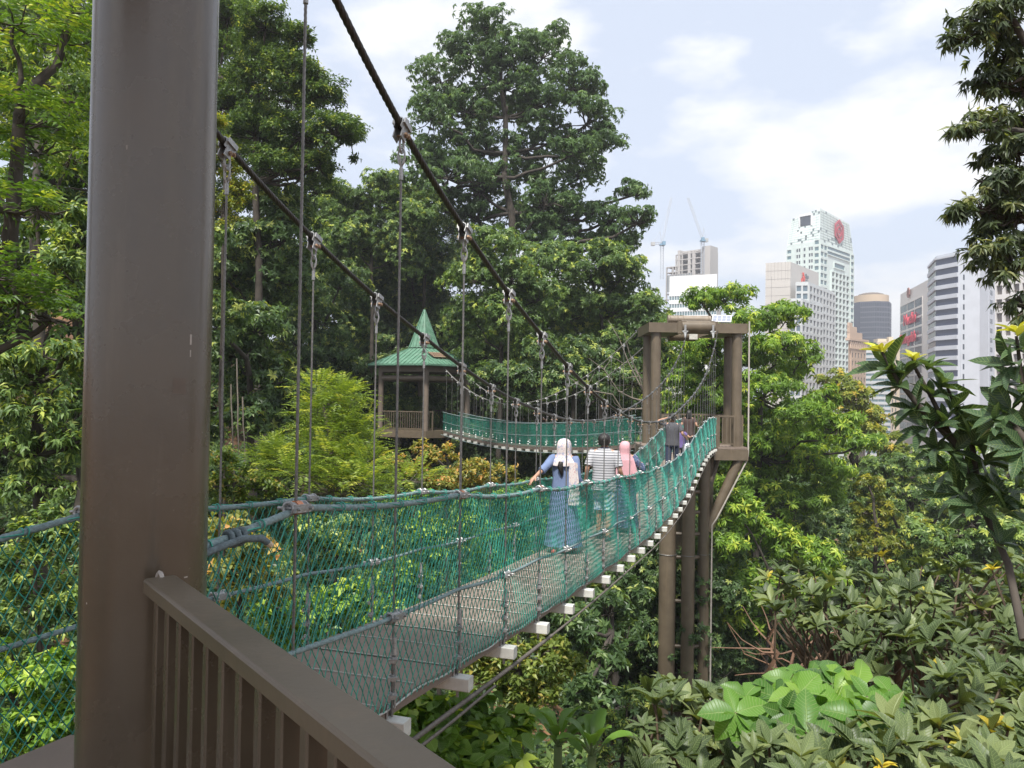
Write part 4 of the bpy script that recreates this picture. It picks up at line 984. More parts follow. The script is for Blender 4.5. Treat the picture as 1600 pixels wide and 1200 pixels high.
q = A+u*(D*.52)+bk*.5; b.wall.obox((q.x, q.y, z0+.2), u*(D*.30), bk*.3, (0, 0, .5)); q = A+u*(D*.5)+bk*.8; b.wall.obox((q.x, q.y, z0-20), u*(D*.46), bk*.05, (0, 0, 19))
q = A+u*(D*.5)+bk*.5; b.wall.obox((q.x, q.y, BZ/2+(z0-34)/2), u*(D*.5), bk*.5, (0, 0, (z0-34-BZ)/2))
a, c = A+u*(D*.03), A+u*(D*.62); b.facade(a+nn_*.8, c+nn_*.8, z0-24, z0-13.5, 16, 1, .6, .98, GLB, .3, maxn=60)
b.done()
b = Bld('white banded office block in front of the unfinished building', 'building', bmat('white_band', (.72, .74, .74), .4), (*px(1046, 400),), 'office_building')
A, B_ = Vector((*px(1046, 402), 0)), Vector((*px(1120, 392), 0)); z1 = pz(1050, 431, 400); d = B_-A; bk = A.normalized()*14; b.prism([A, B_, B_+bk, A+bk], BZ, z1)
b.facade(A, B_, z1-34, z1-9.5, 18, 6, .8, .5, GLG, .4, maxn=100); b.done()
# cranes
CRN = mat('crane_steel', (.42, .45, .50), .5); CRB = mat('crane_cab_blue', (.12, .25, .36), .5)
def crane(label, u, vb, vt, y, ju, jv, back):
    base = P(u, vb, y); r = thing('tower_crane', label, 'crane', base, 0, 'cranes on the unfinished building'); top = P(u, vt, y); wv = .9
    def truss(m, p, q, wd, n, r0=.11):
        p, q = Vector(p), Vector(q); dd = (q-p).normalized(); s1 = dd.cross(Vector((0, 1, 0))).normalized()*wd; s2 = dd.cross(s1).normalized()*wd
        cs = [s1+s2, s1-s2, -s1-s2, -s1+s2]
        for c_ in cs: m.beam(p+c_*.5, q+c_*.5, r0*1.6, r0*1.6, (0, 1, .01))
        for i in range(n):
            a, c2 = p+(q-p)*(i/n), p+(q-p)*((i+1)/n)
            for k_ in range(4): m.beam(a+cs[k_]*.5, c2+cs[(k_+1) % 4]*.5, r0, r0, (0, 1, .01))
    m = MB(); truss(m, base-Vector((0, 0, 12)), top, 1.7, 14); fix(m.build('mast', CRN, r))
    tip = P(ju, jv, y+4); m = MB(); truss(m, top+Vector((0, 0, 1)), tip, 1.0, 22, .09); fix(m.build('jib', CRN, r))
    m = MB(); bx = top+Vector((back, 0, 1)); truss(m, top+Vector((0, 0, 1)), bx, 1.2, 4); m.beam(top+Vector((0, 0, 1)), top+Vector((back*.25, 0, 8)), .3, .3); m.beam(top+Vector((back*.25, 0, 8)), bx, .16, .16); m.beam(top+Vector((back*.25, 0, 8)), tip, .08, .08); fix(m.build('counter_jib', CRN, r))
    m = MB(); m.obox(bx+Vector((0, 0, -.4)), (1.1, 0, 0), (0, 1, 0), (0, 0, 1.0)); fix(m.build('counterweight', mat('crane_weight', (.38, .38, .37), .7), r))
    m = MB(); m.obox(top+Vector((-back*.15, -1.2, .9)), (.9, 0, 0), (0, 1, 0), (0, 0, 1.1)); m.obox(top+Vector((0, 0, .2)), (1.5, 0, 0), (0, 1.3, 0), (0, 0, .5)); fix(m.build('cab', CRB, r))
crane('pale tower crane with upright jib on the left of the unfinished building', 1034.5, 405, 383, 458, 1049, 309, -5.5)
crane('bluish tower crane leaning its jib left above the unfinished building', 1098, 397, 377, 452, 1075, 309, 2.0)
# ------------------------------------------------------------------ terrain
_cpt = np.array([(0,0,-4.6),(-8,0,-4),(5,3,-6),(0,8,-5.6),(1.5,13,-6.6),(-8,10,-4.4),(-15,20,-3.5),(-6,20,-5),(0,22,-8.5),(6.5,27,-15),(3,20,-11),(12,15,-13),(15,30,-17),
 (-5,45,-7),(-20,45,1),(-40,60,8),(0,60,-3),(-10,75,4),(15,60,-12),(30,50,-22),(60,60,-32),(30,20,-21),(10,5,-9),(40,100,-36),(0,120,-10),(-60,20,3),(-60,120,10),(100,200,-39),
 (0,300,-39),(300,300,-39),(-200,300,-34),(200,50,-38),(100,-30,-36),(-100,-60,-2),(0,-60,-6),(4,10,-8.5),(8,20,-13),(-14,8,-3),(-3,5,-5.2)], float)
def ground(x, y):
    x = np.asarray(x, float); y = np.asarray(y, float)
    d2 = (x[..., None]-_cpt[:, 0])**2+(y[..., None]-_cpt[:, 1])**2+4.0
    wt = d2**-1.6; z = (wt*_cpt[:, 2]).sum(-1)/wt.sum(-1)
    return z+.25*np.sin(x*.9+y*.4)*np.cos(y*.7-x*.3)+.1*np.sin(x*2.7)*np.sin(y*2.3)
gx = np.concatenate([-np.geomspace(4000, 60, 14), np.arange(-58, 62, 1.6), np.geomspace(64, 4000, 14)])
gy = np.concatenate([[-3000, -800, -200, -60], np.arange(-20, 90, 1.6), np.geomspace(92, 9000, 16)])
GX, GY = np.meshgrid(gx, gy); GZ = ground(GX, GY); far = (np.abs(GX) > 300) | (GY > 320); GZ[far] = -39.5
vv = np.stack([GX, GY, GZ], -1).reshape(-1, 3); nx, ny = len(gx), len(gy)
m = MB(); m.v = [tuple(p) for p in vv]; m.f = [(j*nx+i, j*nx+i+1, (j+1)*nx+i+1, (j+1)*nx+i) for j in range(ny-1) for i in range(nx-1)]
SOIL = mat('orange_brown_soil', (.09, .05, .03), .95, 0, .4, .8, .8, 6, col2=(.24, .125, .06), stain=(.045, .036, .02), stscale=.35)
g = m.build('ground', SOIL, None, 80); tag(g, 'sloping orange brown soil of the valley floor under the plants', None, None, 'structure')

# ------------------------------------------------------------------ foliage
def nrm_(a): return a/np.maximum(np.linalg.norm(a, axis=-1, keepdims=True), 1e-9)
LOD = {0: ([(0.45, 1.0)], False), 1: ([(0.42, 1.0)], True), 2: ([(.2, .66), (.5, 1.0), (.8, .62)], True)}
def leafmesh(name, material, base, d, nr, Ls, Ws, tint, lod, fold=.18, curl=.15):
    """one mesh of many single leaves; every leaf is its own folded, drooping blade"""
    K = len(base); d = nrm_(d); s = nrm_(np.cross(d, nr)); n = nrm_(np.cross(s, d)); Lc = Ls[:, None]; Wc = Ws[:, None]
    rows, center = LOD[lod]; curl = curl*rng.uniform(.3, 1.9, (K, 1)); fold = fold*rng.uniform(.3, 1.8, (K, 1))
    def pt(t, x): return base+d*Lc*t-n*(Lc*curl*t*t)+s*Wc*(.5*x)+n*Wc*(fold*abs(x))
    if lod == 0:
        V = np.stack([pt(0, 0), pt(.45, 1), pt(1, 0), pt(.45, -1)], 1); T = [(0, 1, 2, 3)]; UV = [(0, 0), (1, .45), (0, 1), (-1, .45)]
    else:
        vl = [pt(0, 0)]; UV = [(0, 0)]
        for t, wf in rows:
            for x in (-1, 0, 1): vl.append(pt(t, x*wf)); UV.append((x, t))
        vl.append(pt(1, 0)); UV.append((0, 1)); V = np.stack(vl, 1); nr_ = len(rows); T = [(0, 2, 1), (0, 3, 2)]
        for r in range(nr_-1):
            a = 1+3*r; T += [(a, a+1, a+4, a+3), (a+1, a+2, a+5, a+4)]
        a = 1+3*(nr_-1); e = 1+3*nr_; T += [(a, a+1, e), (a+1, a+2, e)]
    nv = V.shape[1]; lens = np.array([len(f) for f in T]); tl = np.concatenate([np.array(f) for f in T])
    off = (np.arange(K)*nv)[:, None]; loops = (tl[None, :]+off).ravel().astype(np.int32)
    ls = np.concatenate([[0], np.cumsum(lens)[:-1]]); starts = (ls[None, :]+(np.arange(K)*lens.sum())[:, None]).ravel().astype(np.int32)
    me = bpy.data.meshes.new(name); me.vertices.add(K*nv); me.loops.add(len(loops)); me.polygons.add(len(starts))
    me.vertices.foreach_set('co', V.astype(np.float32).ravel()); me.loops.foreach_set('vertex_index', loops); me.polygons.foreach_set('loop_start', starts)
    me.polygons.foreach_set('use_smooth', np.full(len(starts), lod == 2))
    at = me.attributes.new('tint', 'FLOAT', 'POINT'); at.data.foreach_set('value', np.repeat(tint, nv).astype(np.float32))
    if lod == 2:
        uv = me.attributes.new('lv', 'FLOAT_VECTOR', 'POINT'); u = np.zeros((nv, 3), np.float32); u[:, :2] = UV; uv.data.foreach_set('vector', np.tile(u, (K, 1)).ravel())
    me.update(); me.materials.append(material); return me
TOTAL = [0]
def sprigs(c, a, n, kind, tl, spread, droop, L, W, tint, jit=.25, lj=.25):
    """c, a: sprig positions and axes -> arrays of leaves"""
    Mn = len(c); a = nrm_(a); up = np.array([0, 0, 1.0]); e1 = nrm_(np.cross(a, up)+1e-6); e2 = np.cross(e1, a)
    ph = rng.uniform(0, 6.28, Mn); B, D, NN, LL, TT = [], [], [], [], []
    for j in range(n):
        f = (j+.5)/n
        if kind == 'pin':           # feather leaf: pairs in a plane along a drooping rachis
            sd = 1 if j % 2 else -1; fr = (j//2+.7)/(n/2)
            pos = c+a*(tl*fr)[:, None] if np.ndim(tl) else c+a*tl*fr
            pos = pos-up*(droop*tl*fr*fr*.7)
            di = a*(.45)+e1*sd*1.0-up*.15; nn = e2+a*.2; LL.append(L*(1.05-abs(fr-.45)*.9)*np.ones(Mn))
        elif kind == 'whorl':
            az = ph+6.283*f+rng.uniform(-jit, jit, Mn); sp_ = spread*rng.uniform(.75, 1.2, Mn)
            di = a*np.cos(sp_)[:, None]+(e1*np.cos(az)[:, None]+e2*np.sin(az)[:, None])*np.sin(sp_)[:, None]
            pos = c+a*(rng.uniform(-.12, .05, Mn)*L)[:, None]; di[:, 2] -= droop; nn = a*.9+up*.5; LL.append(L*rng.uniform(1-lj, 1+lj*.5, Mn))
        else:
            az = ph+2.4*j; sp_ = spread*rng.uniform(.8, 1.2, Mn)
            di = a*np.cos(sp_)[:, None]+(e1*np.cos(az)[:, None]+e2*np.sin(az)[:, None]*.7)*np.sin(sp_)[:, None]
            pos = c-a*(tl*(1-f)); di[:, 2] -= droop; nn = up*1.0+a*.3; LL.append(L*rng.uniform(1-lj, 1+lj*.4, Mn))
        di = nrm_(di)+rng.normal(0, .10, (Mn, 3)); nn = nn+rng.normal(0, .28, (Mn, 3))
        B.append(pos); D.append(di); NN.append(nn); TT.append(np.clip(tint+rng.normal(0, .08, Mn), 0, 1))
    B, D, NN = np.concatenate(B), np.concatenate(D), np.concatenate(NN); LL = np.concatenate(LL); TT = np.concatenate(TT)
    return B, D, NN, LL, LL*(W/L), TT
def rsph(n): v = rng.normal(0, 1, (n, 3)); return nrm_(v)
def crown_pts(lobes, sp, cov, sub=.34, flat=.62, nsub=16, young=.1):
    """scatter leaf sprays through clumps that sit on and in each lobe of a crown; returns sprays and the clumps' centres"""
    cs, ax, tt, clumps = [], [], [], []
    al = sp['L']*sp['W']*.62*sp['n']
    for c, r in lobes:
        c = np.array(c); r = np.array(r); rm = float(np.prod(r))**(1/3)
        dd = rsph(nsub); dd[:, 2] = np.where(rng.random(nsub) < .55, np.abs(dd[:, 2]), dd[:, 2]); cc = c+dd*r*rng.uniform(.45, .95, (nsub, 1))
        rs = r.mean()*sub*rng.uniform(.7, 1.35, nsub); N_ = int(cov*4*math.pi*rm*rm/al)+nsub
        idx = rng.integers(0, nsub, N_); d2 = rsph(N_); d2[:, 2] = np.where(rng.random(N_) < .6, np.abs(d2[:, 2]), d2[:, 2])
        q = rng.uniform(.35, 1, N_)**.6; off = d2*(rs[idx]*q)[:, None]; off[:, 2] *= flat; p = cc[idx]+off
        ct = rng.uniform(-.10, .10, nsub)
        ax.append(nrm_(d2*.9+nrm_(p-c)*.6+np.array([0, 0, sp.get('up', .25)])+rng.normal(0, .22, (N_, 3)))); cs.append(p)
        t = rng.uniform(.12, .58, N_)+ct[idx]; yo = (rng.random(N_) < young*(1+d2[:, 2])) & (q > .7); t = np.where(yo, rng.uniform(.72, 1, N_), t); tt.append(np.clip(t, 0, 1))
        clumps.append((c, cc))
    return np.concatenate(cs), np.concatenate(ax), np.concatenate(tt), clumps
def crown_mesh(lobes, sp, cov, lod=0, name='crown', **kw):
    c, a, t, cl = crown_pts(lobes, sp, cov, **kw)
    B, D, NN, LL, WW, TT = sprigs(c, a, sp['n'], sp['kind'], sp.get('tl', .2), sp.get('spread', 1.2), sp.get('droop', .3), sp['L'], sp['W'], t)
    TOTAL[0] += len(B)
    return leafmesh(name, sp['mat'], B, D, NN, LL, WW, TT, lod, sp.get('fold', .2), sp.get('curl', .2)), cl
BARK = mat('grey_brown_bark', (.055, .045, .036), .9, 0, .4, 3, .8, 12)
PBARK = mat('pale_bark', (.20, .17, .14), .9, 0, .3, 3, .6, 12)
def limb(m, a, b, r0, r1, n=7, seg=5, wig=.08):
    a, b = np.array(a, float), np.array(b, float); l = np.linalg.norm(b-a)
    pts = [a+(b-a)*f+rng.normal(0, wig*l*.5, 3)*math.sin(math.pi*f)+np.array([0, 0, -.08*l*math.sin(math.pi*f)]) for f in np.linspace(0, 1, seg)]
    m.tube([Vector(p) for p in pts], list(np.linspace(r0, r1, seg)), n); return pts
def tree(name, label, lobes, sp, cov, base=None, lod=0, trunk=.25, cat='tree', group=None, bark=None, twigs=True, path=None, **kw):
    cen = np.mean([c for c, r in lobes], 0)
    if base is None:
        base = np.array([cen[0], cen[1]+.5, 0]); base[2] = float(ground(base[0], base[1]))-.2
    base = np.array(base, float); root = thing(name, label, cat, Vector(base), 0, group)
    me, cl = crown_mesh(lobes, sp, cov, lod, **kw); me.transform(Matrix.Translation(-Vector(base))); o = bpy.data.objects.new('crown', me); o.parent = root; link(o)
    m = MB(); tops = sorted(lobes, key=lambda q: -q[0][2]); top = np.array(tops[0][0]); 
    pth = [base] + ([np.array(p) for p in path] if path else [np.array([base[0]*.6+cen[0]*.4, base[1]*.6+cen[1]*.4, base[2]*.55+cen[2]*.45]), np.array([cen[0], cen[1], cen[2]])]) + [top]
    rr = list(np.linspace(trunk, trunk*.25, len(pth))); fine = []; fr = []
    for i in range(len(pth)-1):
        for f in np.linspace(0, 1, 4)[:-1]: fine.append(pth[i]+(pth[i+1]-pth[i])*f+rng.normal(0, trunk*.35, 3)*(i > 0 or f > 0)); fr.append(rr[i]+(rr[i+1]-rr[i])*f)
    fine.append(pth[-1]); fr.append(rr[-1]); m.tube([Vector(p) for p in fine], fr, 10)
    for c, cc in cl:
        k = int(np.argmin([np.linalg.norm(p-(c-np.array([0, 0, np.linalg.norm(cc-c, axis=1).mean()*.8]))) for p in fine])); r0 = min(fr[k]*.6, trunk*.5)
        limb(m, fine[k], c, r0, r0*.5, 7, 6)
        if twigs:
            for q in cc: limb(m, c, q, r0*.4, r0*.12, 4, 4, .12)
    t = m.build('trunk', bark or BARK, root, 80); t.matrix_parent_inverse = Matrix.Translation(-Vector(base))
    return root
def LB(u, v, y, r, rv=None, ry=None):
    p = P(u, v, y); s = y/FPX; return (tuple(p), (r*s, (ry if ry else r)*s, (rv if rv else r)*s))

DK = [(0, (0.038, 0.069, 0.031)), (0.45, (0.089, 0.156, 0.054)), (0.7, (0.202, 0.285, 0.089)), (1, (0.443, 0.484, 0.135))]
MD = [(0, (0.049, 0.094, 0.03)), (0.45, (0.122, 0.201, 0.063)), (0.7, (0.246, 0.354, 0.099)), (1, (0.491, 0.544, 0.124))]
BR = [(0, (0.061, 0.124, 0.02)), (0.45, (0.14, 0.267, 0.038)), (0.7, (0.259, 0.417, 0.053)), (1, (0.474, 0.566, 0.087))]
YG = [(0, (0.093, 0.129, 0.023)), (0.45, (0.207, 0.26, 0.045)), (0.7, (0.375, 0.391, 0.061)), (1, (0.6, 0.434, 0.091))]
FERN = [(0, (0.091, 0.151, 0.031)), (0.45, (0.223, 0.312, 0.052)), (0.7, (0.392, 0.483, 0.084)), (1, (0.6, 0.6, 0.127))]
OR = [(0, (0.095, 0.124, 0.034)), (0.5, (0.256, 0.279, 0.069)), (0.78, (0.47, 0.395, 0.103)), (1, (0.6, 0.329, 0.12))]
GLAU = [(0, (.035, .058, .020)), (.35, (.075, .112, .040)), (.7, (.14, .180, .070)), (.88, (.22, .26, .09)), (.93, (.36, .33, .05)), (1, (.58, .46, .045))]
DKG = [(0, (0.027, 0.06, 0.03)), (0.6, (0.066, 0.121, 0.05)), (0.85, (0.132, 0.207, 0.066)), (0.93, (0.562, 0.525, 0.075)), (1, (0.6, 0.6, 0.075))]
def S(nm, cols, L, W, n, kind, **k):
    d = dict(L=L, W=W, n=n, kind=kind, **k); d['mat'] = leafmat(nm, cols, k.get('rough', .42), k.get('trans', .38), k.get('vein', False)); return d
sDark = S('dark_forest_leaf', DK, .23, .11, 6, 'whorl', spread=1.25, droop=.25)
sDark2 = S('dark_small_leaf', DK, .17, .085, 6, 'alt', tl=.3, spread=1.0, droop=.2)
sMid = S('mid_green_leaf', MD, .26, .12, 7, 'whorl', spread=1.3, droop=.35)
sTall = S('tall_tree_leaf', [(0, (.06, .11, .04)), (.45, (.10, .175, .065)), (.7, (.15, .24, .09)), (1, (.20, .30, .10))], .38, .15, 7, 'whorl', spread=1.35, droop=.75, curl=.3)
sBright = S('bright_whorl_leaf', [(p, (q[0]*1.1, q[1]*1.02, q[2])) for p, q in BR], .27, .085, 7, 'whorl', spread=1.25, droop=.45, curl=.3)
sNearB = S('long_bright_leaf', [(p, tuple(x*.75 for x in q)) for p, q in BR], .15, .05, 10, 'pin', tl=.42, droop=.5, curl=.3)
sCan = S('yellow_green_canopy_leaf', YG, .34, .17, 6, 'whorl', spread=1.2, droop=.2)
sYel = S('yellow_leaf', [(0, (.07, .10, .015)), (.5, (.16, .20, .03)), (1, (.36, .34, .05))], .22, .10, 6, 'whorl', spread=1.2, droop=.2)
sFern = S('feather_leaflet', FERN, .125, .030, 22, 'pin', tl=.62, droop=.45, curl=.1)
sOr = S('orange_tipped_leaf', OR, .12, .065, 6, 'alt', tl=.22, spread=1.0, droop=.15)
sBush = S('bush_leaf', BR, .13, .07, 6, 'alt', tl=.25, spread=1.0, droop=.3)
sBushM = S('bush_leaf_mid', MD, .12, .06, 6, 'alt', tl=.25, spread=1.0, droop=.3)

# --- tall emergent tree
Y = 58
lob = [LB(770, 45, Y, 48, 38), (LB(735, 95, Y, 52, 45)), LB(800, 100, Y, 50), LB(850, 90, Y, 55, 55), LB(895, 140, Y, 45, 42), LB(690, 130, Y, 42, 48), LB(675, 185, Y-2, 42, 40), LB(730, 175, Y, 45), LB(790, 180, Y+3, 50), LB(850, 170, Y, 50), LB(915, 195, Y, 50, 42), LB(945, 225, Y, 33, 30),
       LB(900, 240, Y-2, 45, 25), LB(660, 250, Y, 48, 28), LB(700, 280, Y-2, 58, 42), LB(640, 300, Y, 45, 32), LB(750, 300, Y, 40), LB(845, 275, Y+2, 42, 32), LB(850, 320, Y-2, 45, 40), LB(910, 275, Y, 40, 26), LB(905, 330, Y, 42, 35), LB(950, 345, Y, 38, 30), LB(990, 305, Y, 26, 25), LB(995, 350, Y-2, 28, 28), LB(965, 385, Y, 40, 28), LB(860, 380, Y, 50, 34), LB(800, 330, Y+3, 30, 30)]
base = P(800, 640, Y); gb = (base.x, Y, float(ground(base.x, Y))-.3)
lob += [LB(u, v, Y+1, r) for u, v, r in ((760, 235, 38), (825, 235, 36), (775, 285, 34), (745, 345, 38), (830, 355, 36), (790, 140, 44), (700, 330, 34), (880, 350, 34), (720, 235, 36), (870, 220, 38), (920, 375, 34))]
lob = [(c_, tuple(x*1.14 for x in r_)) for c_, r_ in lob]
tree('rainforest_tree', 'tallest tree with dark straight trunk and rounded drooping leaf clumps against the sky', lob, sTall, 1.0, gb, 0, .45, path=[P(800, 480, Y), P(798, 330, Y), P(790, 180, Y)], nsub=20, sub=.40, flat=.7, young=.04)

# --- dark canopy upper left
Y = 30
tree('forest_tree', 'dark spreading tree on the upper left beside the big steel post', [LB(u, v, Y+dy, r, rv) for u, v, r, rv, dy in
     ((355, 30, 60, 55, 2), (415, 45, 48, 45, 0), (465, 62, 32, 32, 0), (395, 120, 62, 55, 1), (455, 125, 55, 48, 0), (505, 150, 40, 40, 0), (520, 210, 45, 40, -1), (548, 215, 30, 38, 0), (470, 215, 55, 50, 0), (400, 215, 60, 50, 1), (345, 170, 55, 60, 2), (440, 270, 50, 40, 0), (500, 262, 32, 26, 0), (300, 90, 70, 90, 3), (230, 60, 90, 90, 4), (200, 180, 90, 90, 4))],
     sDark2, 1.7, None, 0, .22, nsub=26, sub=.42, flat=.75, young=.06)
tree('forest_tree', 'dark tree filling in behind the spreading tree at upper left', [LB(u, v, 40, r, r*.9) for u, v, r in
     ((350, 30, 60), (410, 90, 60), (350, 160, 60), (450, 180, 56), (400, 250, 60), (470, 260, 50), (350, 320, 60), (440, 330, 50), (500, 300, 34), (480, 130, 44), (300, 60, 70), (300, 240, 80), (200, 100, 90), (150, 260, 90), (100, 60, 90), (40, 180, 90), (30, 30, 80))],
     sDark2, 1.5, None, 0, .22, nsub=24, sub=.42, flat=.8, young=.05)
Y = 22
tree('forest_tree', 'yellowish green tree crown directly right of the steel post at mid height', [LB(352, 250, Y, 34, 40), LB(345, 330, Y, 36, 44), LB(372, 300, Y, 26, 30), LB(330, 200, Y, 30, 40)], S('olive_leaf', YG, .12, .055, 6, 'alt', tl=.25, spread=1.0, droop=.3), .9, None, 0, .08, nsub=16)
specs = [('glossy dark tree left of the tall cable clamp over the fern tree', 34, sDark, [(380, 400, 60), (440, 380, 60), (470, 440, 60), (400, 470, 60), (350, 430, 60), (440, 330, 45)], .95),
 ('mid green rounded tree just left of the pavilion spire', 56, sMid, [(540, 330, 50), (590, 330, 50), (560, 390, 60), (620, 400, 55), (600, 300, 36), (640, 350, 50), (530, 400, 50)], .9),
 ('dark tree with bright leaf flushes immediately behind the pavilion', 60, sDark, [(640, 470, 55), (700, 440, 60), (600, 480, 60), (640, 400, 60), (700, 520, 60), (560, 500, 60), (620, 560, 70), (690, 610, 70), (740, 560, 50)], .9),
 ('dark shrubby tree behind the fern tree crown', 50, sDark, [(440, 520, 55), (490, 500, 56), (530, 450, 46), (510, 560, 46), (460, 580, 50), (530, 580, 36), (535, 520, 36)], .9),
 ('low dark tree hanging over the slope right of the steel post', 26, sDark, [(370, 560, 50), (420, 600, 50), (350, 640, 50), (400, 520, 50), (350, 500, 44), (440, 640, 40), (390, 650, 40)], .9),
 ('fresh green tree with layered leaf sprays right of the pavilion roof', 44, sMid, [(770, 390, 45), (745, 440, 45), (800, 440, 45), (740, 500, 40), (790, 500, 45), (840, 470, 45), (760, 560, 45), (820, 545, 40)], 1.0),
 ('broad dark tree in the middle behind the two main cables', 48, sMid, [(860, 430, 60), (920, 420, 60), (965, 440, 50), (1000, 482, 36), (960, 490, 60), (890, 500, 60), (1000, 520, 50), (1020, 570, 44), (940, 560, 60), (870, 570, 55)], .95),
 ('dark low branches above the second bridge', 39, sDark, [(820, 610, 40), (880, 600, 45), (940, 610, 45), (990, 600, 40), (780, 600, 40), (910, 560, 40), (1000, 650, 40), (850, 560, 38)], .9),
 ('small leafed tree below the tall tree left side', 57, sDark2, [(650, 330, 45), (690, 370, 50), (720, 410, 45), (640, 380, 45), (610, 350, 40)], .7)]
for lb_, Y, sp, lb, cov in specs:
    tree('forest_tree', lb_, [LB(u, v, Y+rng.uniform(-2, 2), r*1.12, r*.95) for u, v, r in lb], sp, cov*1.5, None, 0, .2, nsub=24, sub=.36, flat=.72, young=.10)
# deeper background trees that close the wood; two builds, copied
def proto(label, sp, cov, R=4.5):
    lobes = [((rng.uniform(-1, 1)*R*.7, rng.uniform(-1, 1)*R*.7, R*1.2+rng.uniform(-.6, .9)*R), (R*.5, R*.5, R*.42)) for _ in range(11)]
    return tree('background_tree', label, lobes, sp, cov, (0, 0, -R), 0, .22, nsub=18, sub=.4, young=.05)
def copy_tree(o, parent=None):
    c = o.copy(); link(c); c.parent = parent
    for ch in list(o.children): copy_tree(ch, c)
    return c
pr = [proto('', sDark, .8), proto('', S('far_wood_leaf', MD, .34, .16, 6, 'whorl', spread=1.2, droop=.3), .8), proto('', S('far_bright_leaf', YG, .34, .17, 6, 'whorl', spread=1.2, droop=.2), .8)]
spots = []          # photo column, top row, depth, kind, scale
for u in range(-140, 700, 70): spots.append((u+rng.uniform(-20, 20), 300+rng.uniform(0, 50), 66+rng.uniform(-3, 3), int(rng.random() < .3), 1.4))
for u in range(-120, 620, 85): spots.append((u, 480+rng.uniform(0, 60), 50+rng.uniform(-3, 3), int(rng.random() < .3), 1.2))
for u in range(640, 1010, 48): spots.append((u, 405+rng.uniform(0, 30), 64, int(rng.random() < .3), 1.2))
for u in range(620, 1010, 60): spots.append((u, 500+rng.uniform(0, 20), 57, 0, 1.0))
for u in range(-80, 420, 90): spots.append((u, 600+rng.uniform(0, 30), 32, 0, .9))
for u in (700, 770, 840, 910, 980): spots.append((u, 735+rng.uniform(0, 20), 40, 0, .8))
for u in (640, 740, 830, 900, 960, 1020, 1090): spots.append((u, 790+rng.uniform(0, 30), 30, 0, .7))
spots += [(690, 640, 53, 0, .8), (760, 640, 50, 0, .7), (830, 648, 50, 0, .7), (900, 650, 48, 0, .7), (970, 650, 48, 0, .7), (600, 650, 54, 0, .8), (715, 700, 38, 0, .55), (790, 712, 36, 0, .55), (860, 716, 34, 0, .55), (1090, 560, 46, 1, .9), (1160, 580, 50, 0, 1.0), (1230, 600, 50, 1, 1.0), (1080, 700, 38, 0, .9), (1150, 720, 40, 0, .9), (1220, 740, 42, 0, .9), (1290, 700, 50, 1, 1.0),
 (1330, 690, 70, 2, 1.1), (1420, 705, 76, 2, 1.2), (1500, 715, 76, 1, 1.2), (1580, 712, 80, 2, 1.3), (1460, 700, 110, 2, 1.5), (1540, 690, 110, 1, 1.5), (1380, 700, 95, 1, 1.3), (1640, 690, 90, 2, 1.4),
 (1310, 780, 44, 0, .9), (1400, 790, 48, 0, 1.0), (1490, 800, 46, 0, 1.0), (1570, 790, 50, 0, 1.0), (1290, 900, 32, 0, .7), (1360, 900, 34, 1, .7), (1440, 910, 34, 0, .7), (1530, 900, 36, 0, .8), (1170, 1000, 33, 0, .6), (1230, 960, 33, 0, .6), (1290, 960, 31, 0, .6), (1060, 900, 33, 0, .7), (1100, 850, 34, 0, .7)]
kinds_ = ['dark dense forest tree', 'mid green rounded forest tree', 'yellow green sunlit forest tree']
used = set()
for i, (u_, v_, y, k, sc) in enumerate(spots):
    p_ = P(u_, v_, y); x = p_.x; z = p_.z-16.6*sc
    o = pr[k] if k not in used else copy_tree(pr[k]); used.add(k)
    for q in range(6): pass
    o.location = (x, y, z); o.rotation_euler = (0, 0, rng.uniform(0, 6.28)); o.scale = (sc, sc, sc*rng.uniform(.93, 1.03))
    o['group'] = 'trees filling the wooded valley behind'; o['label'] = kinds_[k]+' in the wood behind the bridges'

# --- bright tree behind the far tower
Y = 34
tree('broadleaf_tree', 'bright green layered tree with long whorled leaves right behind the far tower', [LB(u, v, Y+dy, r, rv) for u, v, r, rv, dy in
     ((1135, 470, 42, 26, 2), (1095, 470, 30, 22, 3), (1190, 500, 45, 30, 0), (1238, 488, 30, 22, 0), (1110, 540, 45, 34, 1), (1215, 545, 50, 28, -1), (1160, 570, 45, 38, 1), (1255, 560, 28, 28, 0), (1080, 600, 40, 44, 3), (1200, 610, 55, 36, -1), (1130, 640, 50, 40, 2), (1255, 650, 50, 32, -2), (1310, 670, 45, 26, -2), (1350, 695, 32, 18, -3), (1190, 690, 55, 38, 0), (1270, 720, 50, 32, 0), (1175, 760, 50, 40, 1), (1245, 790, 45, 34, 0), (1160, 520, 44, 30, 2), (1090, 560, 44, 30, 3), (1140, 590, 44, 30, 3), (1225, 590, 44, 30, 2), (1180, 650, 50, 34, 3), (1240, 690, 46, 30, 2), (1110, 690, 44, 34, 3), (1060, 520, 30, 30, 4), (1300, 740, 40, 26, 1), (1290, 620, 30, 20, 2), (1215, 735, 44, 30, 3), (1120, 745, 40, 30, 3), (1060, 640, 34, 34, 4), (1290, 780, 36, 26, 1))], sBright, 1.4, None, 0, .2, nsub=22, sub=.38, flat=.5, young=.15)
Y = 27
tree('broadleaf_tree', 'drooping bright leaved branches beside the legs of the far tower', [LB(u, v, Y+dy, r, rv) for u, v, r, rv, dy in
     ((1150, 800, 34, 34, 0), (1135, 850, 30, 32, 0), (1190, 830, 40, 34, 1), (1235, 860, 42, 30, 1), (1160, 900, 42, 30, 1), (1285, 870, 36, 24, 0), (1210, 920, 40, 28, 0), (1265, 920, 36, 26, 0), (1300, 910, 30, 20, 0), (1140, 950, 36, 28, 1), (1180, 970, 40, 28, 1))], sBright, 1.3, None, 0, .10, nsub=18, sub=.40, flat=.5, young=.24)
Y = 58
